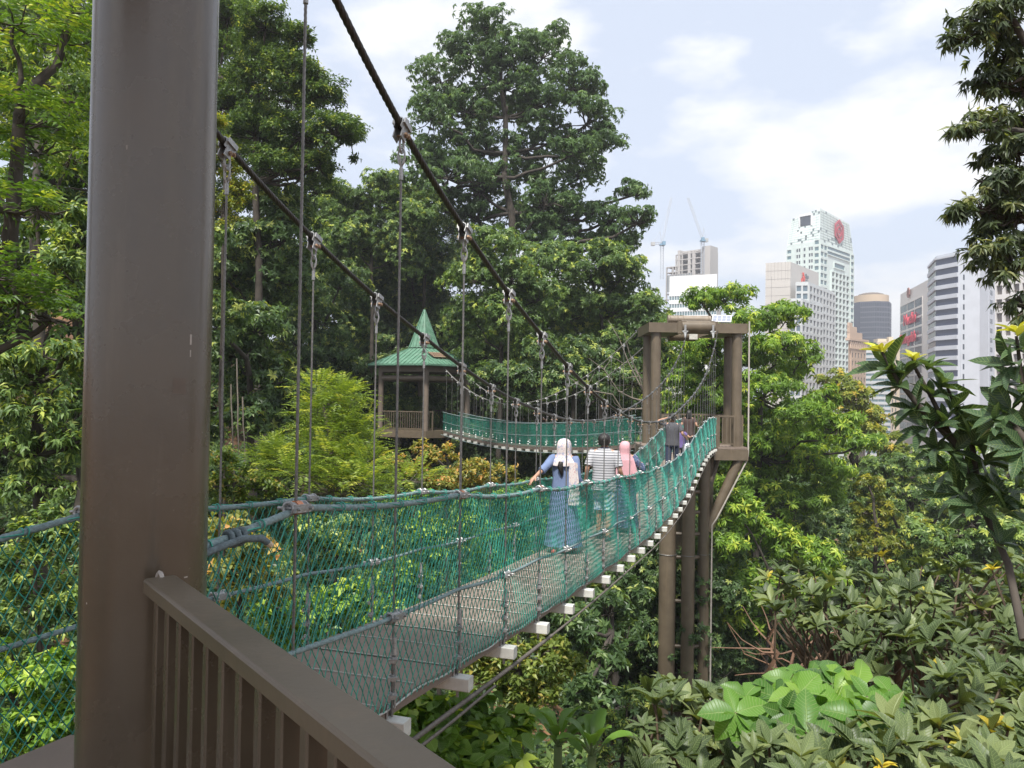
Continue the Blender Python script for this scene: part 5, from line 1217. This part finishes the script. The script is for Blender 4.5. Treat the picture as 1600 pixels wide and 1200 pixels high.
tree('canopy_tree', 'yellow green dense crown sloping down to the right below the mint tower', [LB(u, v, Y+dy, r, rv) for u, v, r, rv, dy in
     ((1300, 600, 34, 26, 0), (1325, 625, 38, 28, -2), (1355, 655, 36, 26, -2), (1290, 640, 44, 30, -2), (1385, 685, 32, 22, -3), (1330, 680, 50, 30, -4), (1395, 715, 36, 24, -5))], sCan, 1.3, None, 0, .4, nsub=18, sub=.33, young=.12)
Y = 48
tree('canopy_tree', 'rounded mid green crown below the foreground branch on the right', [LB(u, v, Y+dy, r, rv) for u, v, r, rv, dy in
     ((1400, 735, 44, 28, 0), (1360, 745, 36, 30, 0), (1440, 720, 40, 26, 1), (1430, 775, 48, 32, -1), (1480, 735, 44, 30, 0), (1385, 790, 36, 30, -1), (1480, 790, 44, 34, -1))], sMid, 1.3, None, 0, .35, nsub=17, sub=.34, young=.22)
Y = 36
tree('yellow_tree', 'yellow leaved small tree in the valley right of the far tower', [LB(1358, 760, Y, 26, 20), LB(1375, 800, Y, 26, 26), LB(1345, 800, Y, 24, 24), LB(1385, 850, Y-1, 34, 26), LB(1350, 850, Y-1, 30, 26), LB(1410, 870, Y-1, 26, 20)], sYel, .75, None, 0, .16, nsub=14, sub=.36, young=.25)
Y = 32
tree('canopy_tree', 'dark glossy tree crown low at the right edge behind the foreground leaves', [LB(u, v, Y+dy, r, rv) for u, v, r, rv, dy in
     ((1440, 840, 40, 34, 0), (1480, 870, 44, 34, 0), (1520, 820, 46, 36, 0), (1560, 780, 44, 34, 0), (1570, 850, 44, 40, -1), (1500, 760, 36, 28, 1), (1540, 880, 44, 34, 0), (1440, 890, 40, 28, 0), (1590, 730, 40, 30, 1))], sMid, 1.3, None, 0, .3, nsub=16, sub=.36, young=.15)
Y = 40
tree('canopy_tree', 'light green crown under the white building at the right edge', [LB(1560, 660, Y, 34, 22), LB(1595, 680, Y, 38, 30), LB(1530, 690, Y, 30, 22), LB(1570, 710, Y, 40, 26), (LB(1510, 725, Y, 26, 18))], S('light_crown_leaf', BR, .22, .10, 6, 'whorl', spread=1.2, droop=.25), .9, None, 0, .25, nsub=14, young=.2)

# --- far left, near trees
Y = 9.5
tree('leafy_tree', 'nearest bright green tree with long leaflets at the left edge', [LB(u, v, Y+dy, r, rv) for u, v, r, rv, dy in
     ((20, 40, 90, 46, 0), (100, 70, 60, 40, .5), (-70, 120, 80, 60, 0), (25, 200, 80, 50, .2), (110, 20, 50, 40, .5), (60, 240, 60, 50, .8), (-60, 280, 80, 60, 0), (10, 330, 60, 50, 0), (-40, 430, 80, 50, -.2), (30, 470, 70, 40, 0), (80, 500, 60, 46, .4))], sNearB, .62, (P(-120, 600, 9.5).x, 9.6, -4.2), 1, .16, nsub=12, sub=.38, flat=.45, young=.22)
Y = 13
tree('leafy_tree', 'mid green tree with hanging leaves behind the nearest one at far left', [LB(u, v, Y+dy, r, rv) for u, v, r, rv, dy in
     ((60, 330, 80, 60, 0), (110, 250, 50, 60, 1), (90, 420, 60, 60, 0), (20, 560, 80, 60, 0), (100, 560, 60, 50, 0), (60, 640, 80, 60, 0), (110, 690, 50, 44, 0), (10, 700, 80, 50, 0), (60, 760, 70, 40, 0), (110, 160, 40, 60, 1), (60, 130, 90, 60, 2), (-50, 600, 80, 80, 0))], S('hanging_mid_leaf', MD, .16, .062, 8, 'alt', tl=.35, spread=.9, droop=.55, curl=.35), .80, None, 1, .18, nsub=14, sub=.36, young=.22)
tree('forest_tree', 'very dark tree trunks and crown closing the gap at far left', [LB(u, v, 20, r, r) for u, v, r in ((20, 100, 110), (100, 200, 100), (0, 330, 120), (110, 400, 100), (40, 520, 120), (120, 620, 100), (0, 700, 120), (150, 300, 90), (170, 500, 90), (170, 680, 90), (240, 600, 90), (250, 720, 70), (250, 400, 100))], sDark, .6, None, 0, .3, nsub=14)

# --- fern like tree and bushes left of centre
Y = 16
tree('feather_leaf_tree', 'light green feathery leaved tree standing left of the pavilion', [LB(u, v, Y+dy, r, rv) for u, v, r, rv, dy in
     ((498, 612, 26, 12, 0), (528, 625, 34, 18, 0), (544, 640, 22, 18, 0), (498, 655, 36, 24, 0), (543, 675, 42, 26, 0), (564, 694, 24, 20, 0), (490, 690, 34, 22, 0), (508, 715, 46, 26, -.5), (568, 725, 46, 26, -.5), (445, 715, 36, 20, 0), (410, 735, 36, 18, 0), (640, 752, 36, 16, -.5), (470, 745, 46, 24, -.8), (560, 755, 50, 20, -1))], sFern, 1.5, None, 1, .09, nsub=12, sub=.42, flat=.28, young=.12, bark=PBARK)
Y = 21
tree('bush', 'yellow green bush with orange tips under the pavilion', [LB(u, v, Y, r, rv) for u, v, r, rv in
     ((660, 700, 22, 16), (685, 715, 30, 24), (720, 735, 34, 20), (755, 735, 34, 18), (790, 738, 22, 14), (650, 735, 30, 22), (740, 760, 44, 16), (690, 755, 40, 18), (620, 725, 26, 20))], sOr, 1.0, None, 0, .07, cat='bush', nsub=13, sub=.36, young=.35)
Y = 14
tree('bush', 'yellow green bush right of the steel post above the rope', [LB(u, v, Y, r, rv) for u, v, r, rv in
     ((345, 720, 30, 22), (375, 745, 34, 24), (335, 760, 30, 24), (410, 765, 34, 20), (370, 785, 40, 22))], S('lime_bush_leaf', [(0, (.05, .09, .015)), (.5, (.13, .20, .03)), (.8, (.24, .30, .04)), (1, (.38, .28, .08))], .09, .05, 6, 'alt', tl=.18, spread=1.0, droop=.15), 1.0, None, 1, .06, cat='bush', nsub=13, young=.3)
# palm fan
pf_ = P(352, 705, 15); pr_ = thing('fan_palm', 'small fan palm with pale spread leaflets beside the lime bush', 'palm', (pf_.x, pf_.y, float(ground(pf_.x, pf_.y))))
ang = np.linspace(-1.5, 1.5, 30); dd = np.stack([np.sin(ang), -.25*np.ones(30), np.cos(ang)], 1)
me = leafmesh('frond', leafmat('palm_leaf', [(0, (.05, .10, .03)), (1, (.16, .24, .10))]), np.tile(np.array(pf_)-np.array([0, 0, .3]), (30, 1)), dd, np.tile([0, -1, .2], (30, 1)).astype(float), rng.uniform(.42, .5, 30), np.full(30, .05), rng.random(30), 1, .2, .12)
o = bpy.data.objects.new('frond', me); o.parent = pr_; link(o); fix(o)
m = MB(); m.tube([pr_.location, pf_-Vector((0, 0, .3))], [.04, .02], 7); fix(m.build('stem', BARK, pr_, 80))

# --- slope bushes seen through the netting
nb = [('orange tinged bush low on the slope just right of the steel post', 8.2, sOr, [(350, 830, 46), (400, 860, 46), (360, 900, 46), (420, 920, 40), (340, 960, 40)], 1),
 ('green leafy bush seen through the middle of the net', 11.5, sBushM, [(470, 830, 46), (520, 870, 50), (560, 830, 46), (480, 900, 46), (600, 860, 40)], 1),
 ('feathery green shrub seen through the net left of the walkers', 12.5, sBush, [(640, 800, 44), (700, 830, 48), (660, 860, 46), (740, 800, 44), (760, 850, 44), (620, 900, 40)], 1),
 ('bright bush behind the net close to the woman in blue', 14.5, sBush, [(800, 790, 44), (830, 830, 40), (800, 850, 44), (870, 800, 40), (760, 890, 40)], 1),
 ('bright green bush below the deck edge at lower middle of the net', 9.0, sBush, [(500, 960, 46), (550, 930, 46), (590, 960, 46), (450, 990, 44), (540, 1000, 46), (640, 910, 40), (430, 950, 44)], 1)]
for lb_, Y, sp, lb, lod in nb:
    tree('bush', lb_, [LB(u, v, Y+rng.uniform(-.5, .5), r*1.1, r*.85) for u, v, r in lb], sp, .95, None, lod, .05, cat='bush', nsub=13, sub=.38, young=.18)
tree('bush', 'leafy bush behind the net at the lower left corner', [LB(u, v, 6.4, r, r*.8) for u, v, r in ((20, 1090, 70), (80, 1060, 60), (60, 1150, 70), (0, 1180, 60), (110, 1120, 50), (-40, 1040, 60))], S('corner_bush_leaf', BR, .085, .045, 6, 'alt', tl=.15, spread=1.0, droop=.25), .9, None, 1, .04, cat='bush', nsub=14, young=.2)
tree('bush', 'dark green bush behind the net at the left below the rope', [LB(u, v, 8.6, r, r*.8) for u, v, r in ((20, 880, 70), (90, 850, 60), (50, 950, 70), (110, 960, 60), (-20, 1000, 70), (60, 820, 50))], S('dark_bush_leaf', MD, .10, .045, 6, 'alt', tl=.2, spread=1.0, droop=.3), .95, None, 1, .05, cat='bush', nsub=14, young=.2)

# --- below the bridge
tree('climber', 'broad heart shaped bright leaves climbing below the handrail', [LB(u, v, Y_, r, rv) for u, v, Y_, r, rv in
     ((660, 1120, 6.2, 50, 36), (710, 1150, 6.0, 60, 46), (770, 1180, 6.0, 60, 46), (640, 1170, 5.6, 60, 46), (740, 1110, 6.6, 50, 36), (800, 1140, 6.6, 46, 36), (690, 1200, 5.6, 70, 46), (630, 1110, 6.2, 34, 22), (780, 1220, 5.6, 60, 46))], S('heart_leaf', BR, .150, .125, 3, 'alt', tl=.12, spread=1.2, droop=.55, vein=True, curl=.25, rough=.38), 1.2, None, 2, .03, cat='climber', nsub=14, sub=.4, flat=.6, young=.18)
tree('bush', 'small leaved yellowish bush below the white crossbeam ends', [LB(u, v, 12, r, rv) for u, v, r, rv in
     ((790, 1010, 40, 26), (840, 1030, 46, 30), (885, 1040, 34, 24), (790, 1060, 42, 28), (850, 1075, 42, 28), (740, 1020, 30, 22), (820, 1100, 40, 24), (870, 1010, 24, 16), (760, 1050, 30, 24))], S('small_olive_leaf', [(0, (.08, .12, .03)), (.5, (.17, .23, .05)), (.8, (.26, .32, .07)), (1, (.40, .33, .08))], .115, .06, 7, 'alt', tl=.25, spread=1.0, droop=.25), 1.2, None, 1, .05, cat='bush', nsub=17, sub=.36, young=.3)
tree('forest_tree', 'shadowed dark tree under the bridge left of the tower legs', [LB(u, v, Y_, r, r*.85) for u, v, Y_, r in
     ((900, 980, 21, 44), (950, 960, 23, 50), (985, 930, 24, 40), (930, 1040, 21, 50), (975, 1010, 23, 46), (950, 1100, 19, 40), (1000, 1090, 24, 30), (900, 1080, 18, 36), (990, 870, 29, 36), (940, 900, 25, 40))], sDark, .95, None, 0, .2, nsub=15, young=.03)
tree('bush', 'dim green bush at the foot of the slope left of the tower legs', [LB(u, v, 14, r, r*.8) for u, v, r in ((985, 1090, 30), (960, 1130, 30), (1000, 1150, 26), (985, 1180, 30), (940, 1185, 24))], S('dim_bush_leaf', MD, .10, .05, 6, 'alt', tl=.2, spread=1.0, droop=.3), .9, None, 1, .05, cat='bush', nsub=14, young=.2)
# banana plant
def banana(u, v, y, label, n=9, L=.85):
    c = P(u, v, y); gz = float(ground(c.x, c.y)); r = thing('banana_plant', label, 'plant', (c.x, c.y, gz)); m = MB(); BM = leafmat('banana_leaf_'+str(u), [(0, (.08, .16, .025)), (1, (.15, .28, .045))], .35, .3)
    tops = []
    for i in range(n):
        a = 6.283*i/n+rng.uniform(-.3, .3); el = rng.uniform(.5, 1.25); d = Vector((math.cos(a)*math.cos(el), math.sin(a)*math.cos(el), math.sin(el))); s = d.cross(Vector((0, 0, 1))).normalized(); nn = s.cross(d)
        m = MB(); rows = []; l = L*rng.uniform(.7, 1.1)
        for k in range(13):
            t = k/12; p = Vector(c)+d*(.15+l*t)-Vector((0, 0, .45*l*t*t)); wd = .085*math.sin(math.pi*min(1, (t*.93+.05)))**.6*(1 if k < 12 else .1)
            j = rng.uniform(.82, 1.05); rows += [p+s*wd*j+nn*wd*.35, p, p-s*wd*j+nn*wd*.35]
        m.v = [tuple(q) for q in rows]; m.f = [(3*k+x, 3*k+x+1, 3*k+x+4, 3*k+x+3) for k in range(12) for x in (0, 1)]
        o = fix(m.build('leaf', BM, r, 80)); at = o.data.attributes.new('tint', 'FLOAT', 'POINT'); at.data.foreach_set('value', np.full(len(m.v), rng.random(), dtype=np.float32))
        tops.append((c, d))
    m = MB(); m.tube([Vector((c.x, c.y, gz)), c]+[], [.07, .05], 9)
    for c_, d in tops: m.tube([c_, c_+d*.2], [.02, .012], 5)
    fix(m.build('stem', mat('green_stem', (.10, .14, .05), .5), r, 80))
banana(872, 1165, 9.2, 'small banana plant with broad upright leaves on the orange soil', 11, .7)
banana(925, 1180, 8.6, 'second small banana plant half hidden beside the first one', 7, .6)

# --- foreground plants on the right
sRos = S('grey_green_rosette_leaf', GLAU, .145, .055, 10, 'whorl', spread=.86, droop=.0, lj=.5, vein=True, curl=.22, rough=.44, trans=.25, up=.9)
def shrub(label, pts, sp, stem_to, name='shrub', tintf=None, rb=.012, cat='shrub', lod=2, axj=.35, ax0=(0, -.15, .8)):
    """pts: rosette centres; each carried by its own stem running back to the base"""
    base = np.array(stem_to, float); c = np.array([tuple(P(*p[:3])) for p in pts]); base[2] = float(ground(base[0], base[1]))-.1
    r = thing(name, label, cat, Vector(base)); a = nrm_(c-(c.mean(0)-np.array([0, 0, 1.2])))*.5+np.array(ax0)+rng.normal(0, axj, c.shape)
    t = rng.uniform(.08, .7, len(c)) if tintf is None else tintf(len(c))
    B, D, NN, LL, WW, TT = sprigs(c, a, sp['n'], sp['kind'], sp.get('tl', .1), sp['spread'], sp['droop'], sp['L'], sp['W'], t)
    fz = np.tile(rng.uniform(.62, 1.22, len(c)), sp['n'])*np.where(TT > .88, .62, 1); LL = LL*fz; WW = WW*fz*rng.uniform(.85, 1.2, len(WW))
    me = leafmesh('foliage', sp['mat'], B, D, NN, LL, WW, TT, lod, .22, sp.get('curl', .2)*1.3); o = bpy.data.objects.new('foliage', me); o.parent = r; link(o); fix(o)
    m = MB(); hub = c.mean(0)*.5+base*.5; hub[2] = c[:, 2].min()-.4; limb(m, base, hub, .035, .03, 7, 5, .03)
    for q, ax in zip(c, nrm_(a)):
        k = q-ax*.35; mid = hub*.35+k*.65; limb(m, hub, mid, .016, .012, 5, 4, .05); m.tube([Vector(mid), Vector((mid+k)/2+np.array([0, 0, -.03])), Vector(k), Vector(q)], [rb, rb*.9, rb*.8, rb*.5], 5)
    fix(m.build('stems', mat('brown_stem', (.10, .07, .045), .8, 0, .2, 10) if 'brown_stem' not in bpy.data.materials else bpy.data.materials['brown_stem'], r, 80)); return r
def fill(poly, n, y0, y1):
    """positions spread inside a photo outline, nearer ones lower in the picture"""
    us = [p[0] for p in poly]; vs_ = [p[1] for p in poly]; out = []; tries = 0
    while len(out) < n and tries < 20000:
        tries += 1; u, v = rng.uniform(min(us), max(us)), rng.uniform(min(vs_), max(vs_)); ins = False; j = len(poly)-1
        for i in range(len(poly)):
            if (poly[i][1] > v) != (poly[j][1] > v) and u < (poly[j][0]-poly[i][0])*(v-poly[i][1])/(poly[j][1]-poly[i][1])+poly[i][0]: ins = not ins
            j = i
        if ins and all((u-a[0])**2+(v-a[1])**2 > 14**2 for a in out):
            f = (v-min(vs_))/(max(vs_)-min(vs_)); out.append((u, v, y1+(y0-y1)*f+rng.uniform(-.45, .45)))
    return out
def yt(p): return lambda n: np.where(rng.random(n) < p, rng.uniform(.92, 1, n), rng.uniform(.0, .86, n))
def pl(u, y): q = P(u, 900, y); return (q.x, q.y, 0)
shrub('grey green rosette shrub in front of the tower legs at lower centre right', fill([(1000, 1070), (1060, 1060), (1120, 1080), (1180, 1150), (1200, 1215), (1000, 1215), (980, 1150), (1015, 1110)], 56, 4.2, 5.4), sRos, pl(1080, 5.2), tintf=yt(.012))
shrub('grey green rosette shrub reaching up beside the bare brown stem', fill([(1190, 905), (1240, 885), (1310, 900), (1390, 900), (1420, 950), (1440, 1010), (1380, 1060), (1320, 1020), (1260, 985), (1200, 960)], 66, 5.6, 7.0), sRos, pl(1330, 6.4), tintf=yt(.01))
shrub('dense grey green shrub at the right edge below the dark branch', fill([(1400, 905), (1440, 880), (1500, 880), (1540, 900), (1600, 860), (1640, 900), (1640, 1090), (1500, 1080), (1420, 1040)], 108, 4.8, 6.6), sRos, pl(1530, 6), tintf=yt(.012))
shrub('closest grey green shrub with yellow young leaves along the bottom right', fill([(1180, 1165), (1300, 1160), (1400, 1125), (1500, 1060), (1640, 1050), (1640, 1230), (1150, 1230)], 125, 3.2, 4.6), sRos, pl(1400, 4.0), tintf=yt(.025))
shrub('small shrub with orange yellow new leaves rising in the right middle', [(1385, 880, 6.8), (1362, 905, 6.6), (1405, 915, 6.5), (1380, 935, 6.3), (1550, 890, 5.6), (1575, 870, 5.6), (1378, 868, 6.8)], sRos, pl(1385, 6.6), tintf=lambda n: np.array([.98, .4, .5, .3, .99, .6, .97]))
sBroad = S('broad_veined_leaf', [(0, (.035, .095, .02)), (.45, (.085, .20, .03)), (.8, (.15, .30, .04)), (1, (.24, .38, .055))], .155, .095, 7, 'whorl', spread=1.35, droop=.5, vein=True, curl=.25, rough=.4, trans=.35, up=.6)
shrub('bright green broad leaved plant with deep veins in the lower right', [(1165, 1089, 4.15), (1200, 1074, 4.25), (1235, 1064, 4.25), (1265, 1054, 4.35), (1180, 1124, 3.95), (1225, 1114, 3.85), (1290, 1049, 4.45), (1325, 1054, 4.25), (1355, 1089, 3.95), (1310, 1094, 3.85), (1270, 1104, 3.85), (1380, 1104, 3.85), (1345, 1124, 3.65), (1260, 1144, 3.55), (1150, 1114, 3.95), (1215, 1089, 4.15), (1250, 1084, 4.15), (1300, 1069, 4.25), (1340, 1069, 4.15), (1200, 1139, 3.75), (1240, 1129, 3.75), (1390, 1079, 4.05), (1320, 1119, 3.75), (1285, 1129, 3.75)], sBroad, pl(1270, 4.9), name='broadleaf_plant', cat='plant', tintf=lambda n: rng.uniform(.1, 1, n), axj=.3, ax0=(0, -1.1, .45))
# dark branch in front of the city
sDkB = S('dark_glossy_leaf', DKG, .165, .058, 8, 'whorl', spread=.9, droop=.05, vein=True, curl=.15, rough=.3, trans=.25)
def branch_plant(label, paths, ros, sp, base):
    r = thing('branch', label, 'branch', Vector(base)); m = MB()
    for pth in paths:
        pts = [P(*q) for q in pth]; m.tube(pts, list(np.linspace(.018, .006, len(pts))), 7)
    fix(m.build('stem', BARK, r, 80)); c = np.array([tuple(P(*q[:3])) for q in ros]); a = np.array([(q[3], q[4], q[5]) for q in ros], float)+rng.normal(0, .12, c.shape); t = np.array([q[6] for q in ros], float)
    B, D, NN, LL, WW, TT = sprigs(c, a, sp['n'], sp['kind'], .1, sp['spread'], sp['droop'], sp['L'], sp['W'], t)
    fz = np.where(TT > .86, .55, 1)*np.tile(rng.uniform(.7, 1.15, len(c)), sp['n']); LL = LL*fz; WW = WW*fz
    me = leafmesh('foliage', sp['mat'], B, D, NN, LL, WW, TT, 2, .2, .2); o = bpy.data.objects.new('foliage', me); o.parent = r; link(o); fix(o); return r
yb = 3.6
ros = [(1378, 548, yb, -.5, 0, 1.35, .97), (1392, 575, yb, -.7, -.2, 0.95, .55), (1428, 560, yb, .0, 0, 1.35, .96), (1420, 585, yb, -.3, -.3, 1.35, .5), (1450, 575, yb, .2, -.2, 1.35, .55), (1405, 605, yb, -.9, 0, 0.55, .4), (1470, 600, yb, .6, -.2, 1.15, .5),
 (1430, 640, yb, -.9, -.1, 0.35, .35), (1455, 620, yb, .0, -.6, 1.15, .4), (1485, 640, yb, .8, 0, 0.85, .45), (1450, 670, yb, -.9, -.2, 0.35, .3), (1475, 665, yb, .1, -.8, 0.75, .35), (1500, 675, yb, .9, 0, 0.65, .4), (1465, 700, yb, -.8, -.1, 0.35, .3), (1490, 705, yb, 0, -.8, 0.65, .3), (1520, 690, yb-.1, .8, -.3, 0.85, .35), (1480, 735, yb, -.8, -.2, 0.35, .3),
 (1510, 740, yb, .1, -.8, 0.65, .35), (1540, 720, yb-.1, .7, -.3, 0.95, .4), (1525, 790, yb-.1, -.3, -.6, 0.35, .35), (1550, 770, yb-.1, .5, -.5, 0.85, .4), (1500, 770, yb, -.8, -.3, 0.35, .3), (1570, 800, yb-.2, .4, -.6, 0.65, .35), (1560, 850, yb-.2, .2, -.6, 0.45, .3), (1590, 760, yb-.2, .5, -.5, 0.85, .4)]
branch_plant('dark leafy branch with yellow new leaves standing before the office towers', [[(1600, 1000, 3.2), (1575, 880, 3.4), (1530, 780, yb), (1490, 690, yb), (1455, 620, yb), (1430, 575, yb), (1426, 560, yb)], [(1490, 690, yb), (1440, 640, yb), (1400, 590, yb), (1378, 550, yb)], [(1530, 780, yb), (1520, 700, yb), (1478, 600, yb)]], ros, sDkB, P(1600, 1000, 3.2))
ros2 = [(1588, 520, 3.3, -.1, 0, 1, .92), (1600, 545, 3.3, -.5, -.3, .7, .6), (1585, 570, 3.3, -.8, -.2, .2, .45), (1600, 600, 3.3, -.4, -.6, .5, .5), (1578, 640, 3.3, -.9, -.1, .1, .4), (1590, 670, 3.3, -.4, -.6, .3, .35), (1560, 660, 3.3, -.9, 0, .3, .45), (1600, 700, 3.2, -.3, -.6, .2, .4), (1615, 640, 3.3, .2, -.3, .8, .5), (1620, 560, 3.3, .2, -.3, .8, .5)]
branch_plant('dark leafy stem cut by the right edge at mid height', [[(1640, 900, 3.1), (1615, 720, 3.2), (1598, 600, 3.3), (1588, 525, 3.3)], [(1612, 700, 3.2), (1580, 660, 3.3), (1560, 655, 3.3)]], ros2, sDkB, P(1640, 900, 3.1))
# overhanging tree, top right
Y = 7
tree('overhanging_tree', 'dark narrow leaved tree hanging in at the top right corner', [LB(u, v, Y+dy, r, rv) for u, v, r, rv, dy in
     ((1560, 60, 40, 30, .2), (1590, 190, 44, 34, .3), (1560, 245, 34, 26, .2), (1590, 300, 40, 34, .4), (1560, 360, 34, 26, .3), (1545, 130, 30, 24, .2), (1600, 390, 40, 34, .3), (1530, 30, 46, 24, 0), (1575, 20, 50, 34, 0), (1510, 60, 34, 20, 0), (1570, 90, 44, 36, .3), (1600, 140, 50, 50, .2), (1545, 190, 40, 26, 0), (1510, 205, 26, 16, 0), (1590, 240, 50, 40, 0), (1560, 290, 44, 26, 0), (1530, 330, 40, 26, 0), (1590, 340, 44, 40, 0), (1500, 330, 22, 12, 0), (1535, 395, 36, 20, 0), (1580, 420, 40, 32, 0), (1610, 480, 40, 36, 0), (1640, 300, 60, 90, .5), (1660, 100, 70, 90, .5))],
     S('narrow_drooping_leaf', [(0, (.035, .055, .028)), (.5, (.08, .11, .05)), (.8, (.16, .20, .08)), (1, (.26, .27, .11))], .115, .029, 8, 'whorl', spread=.85, droop=.9, curl=.3), .95, (P(1760, 900, 7.5).x, 7.5, -9), 1, .12, nsub=16, sub=.42, flat=.6, young=.16, path=[P(1750, 500, 7.4), P(1680, 300, 7.2)])
# bare branches: pale dead twigs left of far tower, brown stem in the valley
def bare(label, u, v, y, tips, r=.03, matl=PBARK):
    b0 = P(u, v, y); rt = thing('bare_branch', label, 'branch', b0); m = MB()
    for (tu, tv) in tips:
        t = P(tu, tv, y+rng.uniform(-.6, .6)); pts = limb(m, tuple(b0), tuple(t), r, r*.25, 5, 6, .10)
        for k in (2, 3, 4):
            q = pts[k]; e = q+np.array([rng.uniform(-.7, .7), rng.uniform(-.4, .4), rng.uniform(-.1, .7)]); limb(m, q, e, r*.4, r*.12, 4, 4, .12)
    fix(m.build('twigs', matl, rt, 80))
bare('pale leafless twigs fanning left of the far tower', 1030, 640, 29.5, [(950, 500), (975, 520), (920, 560), (890, 590), (985, 560), (1005, 590)], .045)
bare('thin bare brown stem with side twigs below the rosette shrub', 1205, 1075, 9, [(1222, 905), (1215, 960), (1270, 985), (1290, 1010), (1255, 1040)], .035, mat('red_brown_stem', (.16, .09, .055), .8, 0, .2, 8))
# hanging lianas
for u_, v0, v1 in ((365, 600, 760), (374, 560, 770), (383, 620, 750)):
    a, c = P(u_-4, v0, 22), P(u_+2, v1, 22); l_ = thing('liana', 'thin pale liana hanging beside the lime bush', 'liana', c, 0, 'lianas hanging right of the steel post'); m = MB(); limb(m, tuple(a), tuple(c), .022, .018, 5, 8, .01); fix(m.build('stem', PBARK, l_, 80))
# ground cover that nobody could count
def under(name, label, n, x0, x1, y0, y1, sp, h, lod=0, keep=None):
    x = rng.uniform(x0, x1, n); y = y0+(y1-y0)*rng.random(n)**1.3
    if keep is not None:
        k = keep(x, y); x, y = x[k], y[k]
    z = ground(x, y)+rng.uniform(0, h, len(x))*(1+.6*np.sin(x*1.3)*np.cos(y*1.1)); c = np.stack([x, y, z], 1); a = rng.normal(0, .4, c.shape)+np.array([0, 0, .9])
    B, D, NN, LL, WW, TT = sprigs(c, a, sp['n'], sp['kind'], sp.get('tl', .2), sp.get('spread', 1.2), sp.get('droop', .3), sp['L'], sp['W'], rng.uniform(.05, .7, len(c)))
    TOTAL[0] += len(B); me = leafmesh(name, sp['mat'], B, D, NN, LL, WW, TT, lod, .2, .2); o = bpy.data.objects.new(name, me); link(o); tag(o, label, None, None, 'stuff')
patch = lambda x, y: (((x-1.6)/1.5)**2+((y-12.3)/2.6)**2 > 1)
under('undergrowth', 'low leafy undergrowth covering the valley slopes', 60000, -40, 34, 8, 52, sDark, .9, 0, patch)
under('undergrowth', 'green groundcover plants on the bank near the bridge', 34000, -12, 8, 3.5, 20, sBushM, .5, 0, patch)
under('leaf_litter', 'brown fallen leaves and twigs on the orange soil', 9000, -1, 5, 8, 17, S('dry_leaf', [(0, (.10, .05, .025)), (1, (.28, .16, .08))], .12, .05, 2, 'whorl', spread=1.5, droop=0), .04, 0)
print('LEAVES', TOTAL[0])

# ------------------------------------------------------------------ thin tropical haze
hz = bpy.data.materials.new('haze_air'); hz.use_nodes = True; t = hz.node_tree; t.nodes.remove(t.nodes['Principled BSDF'])
pv = t.nodes.new('ShaderNodeVolumePrincipled'); pv.inputs['Color'].default_value = (.93, .95, 1.0, 1); pv.inputs['Density'].default_value = .0006; pv.inputs['Anisotropy'].default_value = .2
t.links.new(pv.outputs[0], t.nodes['Material Output'].inputs['Volume'])
m = MB(); m.box(-4300, 4300, -3300, 9300, -41.5, 150); h = m.build('haze', hz); h['kind'] = 'stuff'; h['label'] = 'thin pale haze over the valley and city'
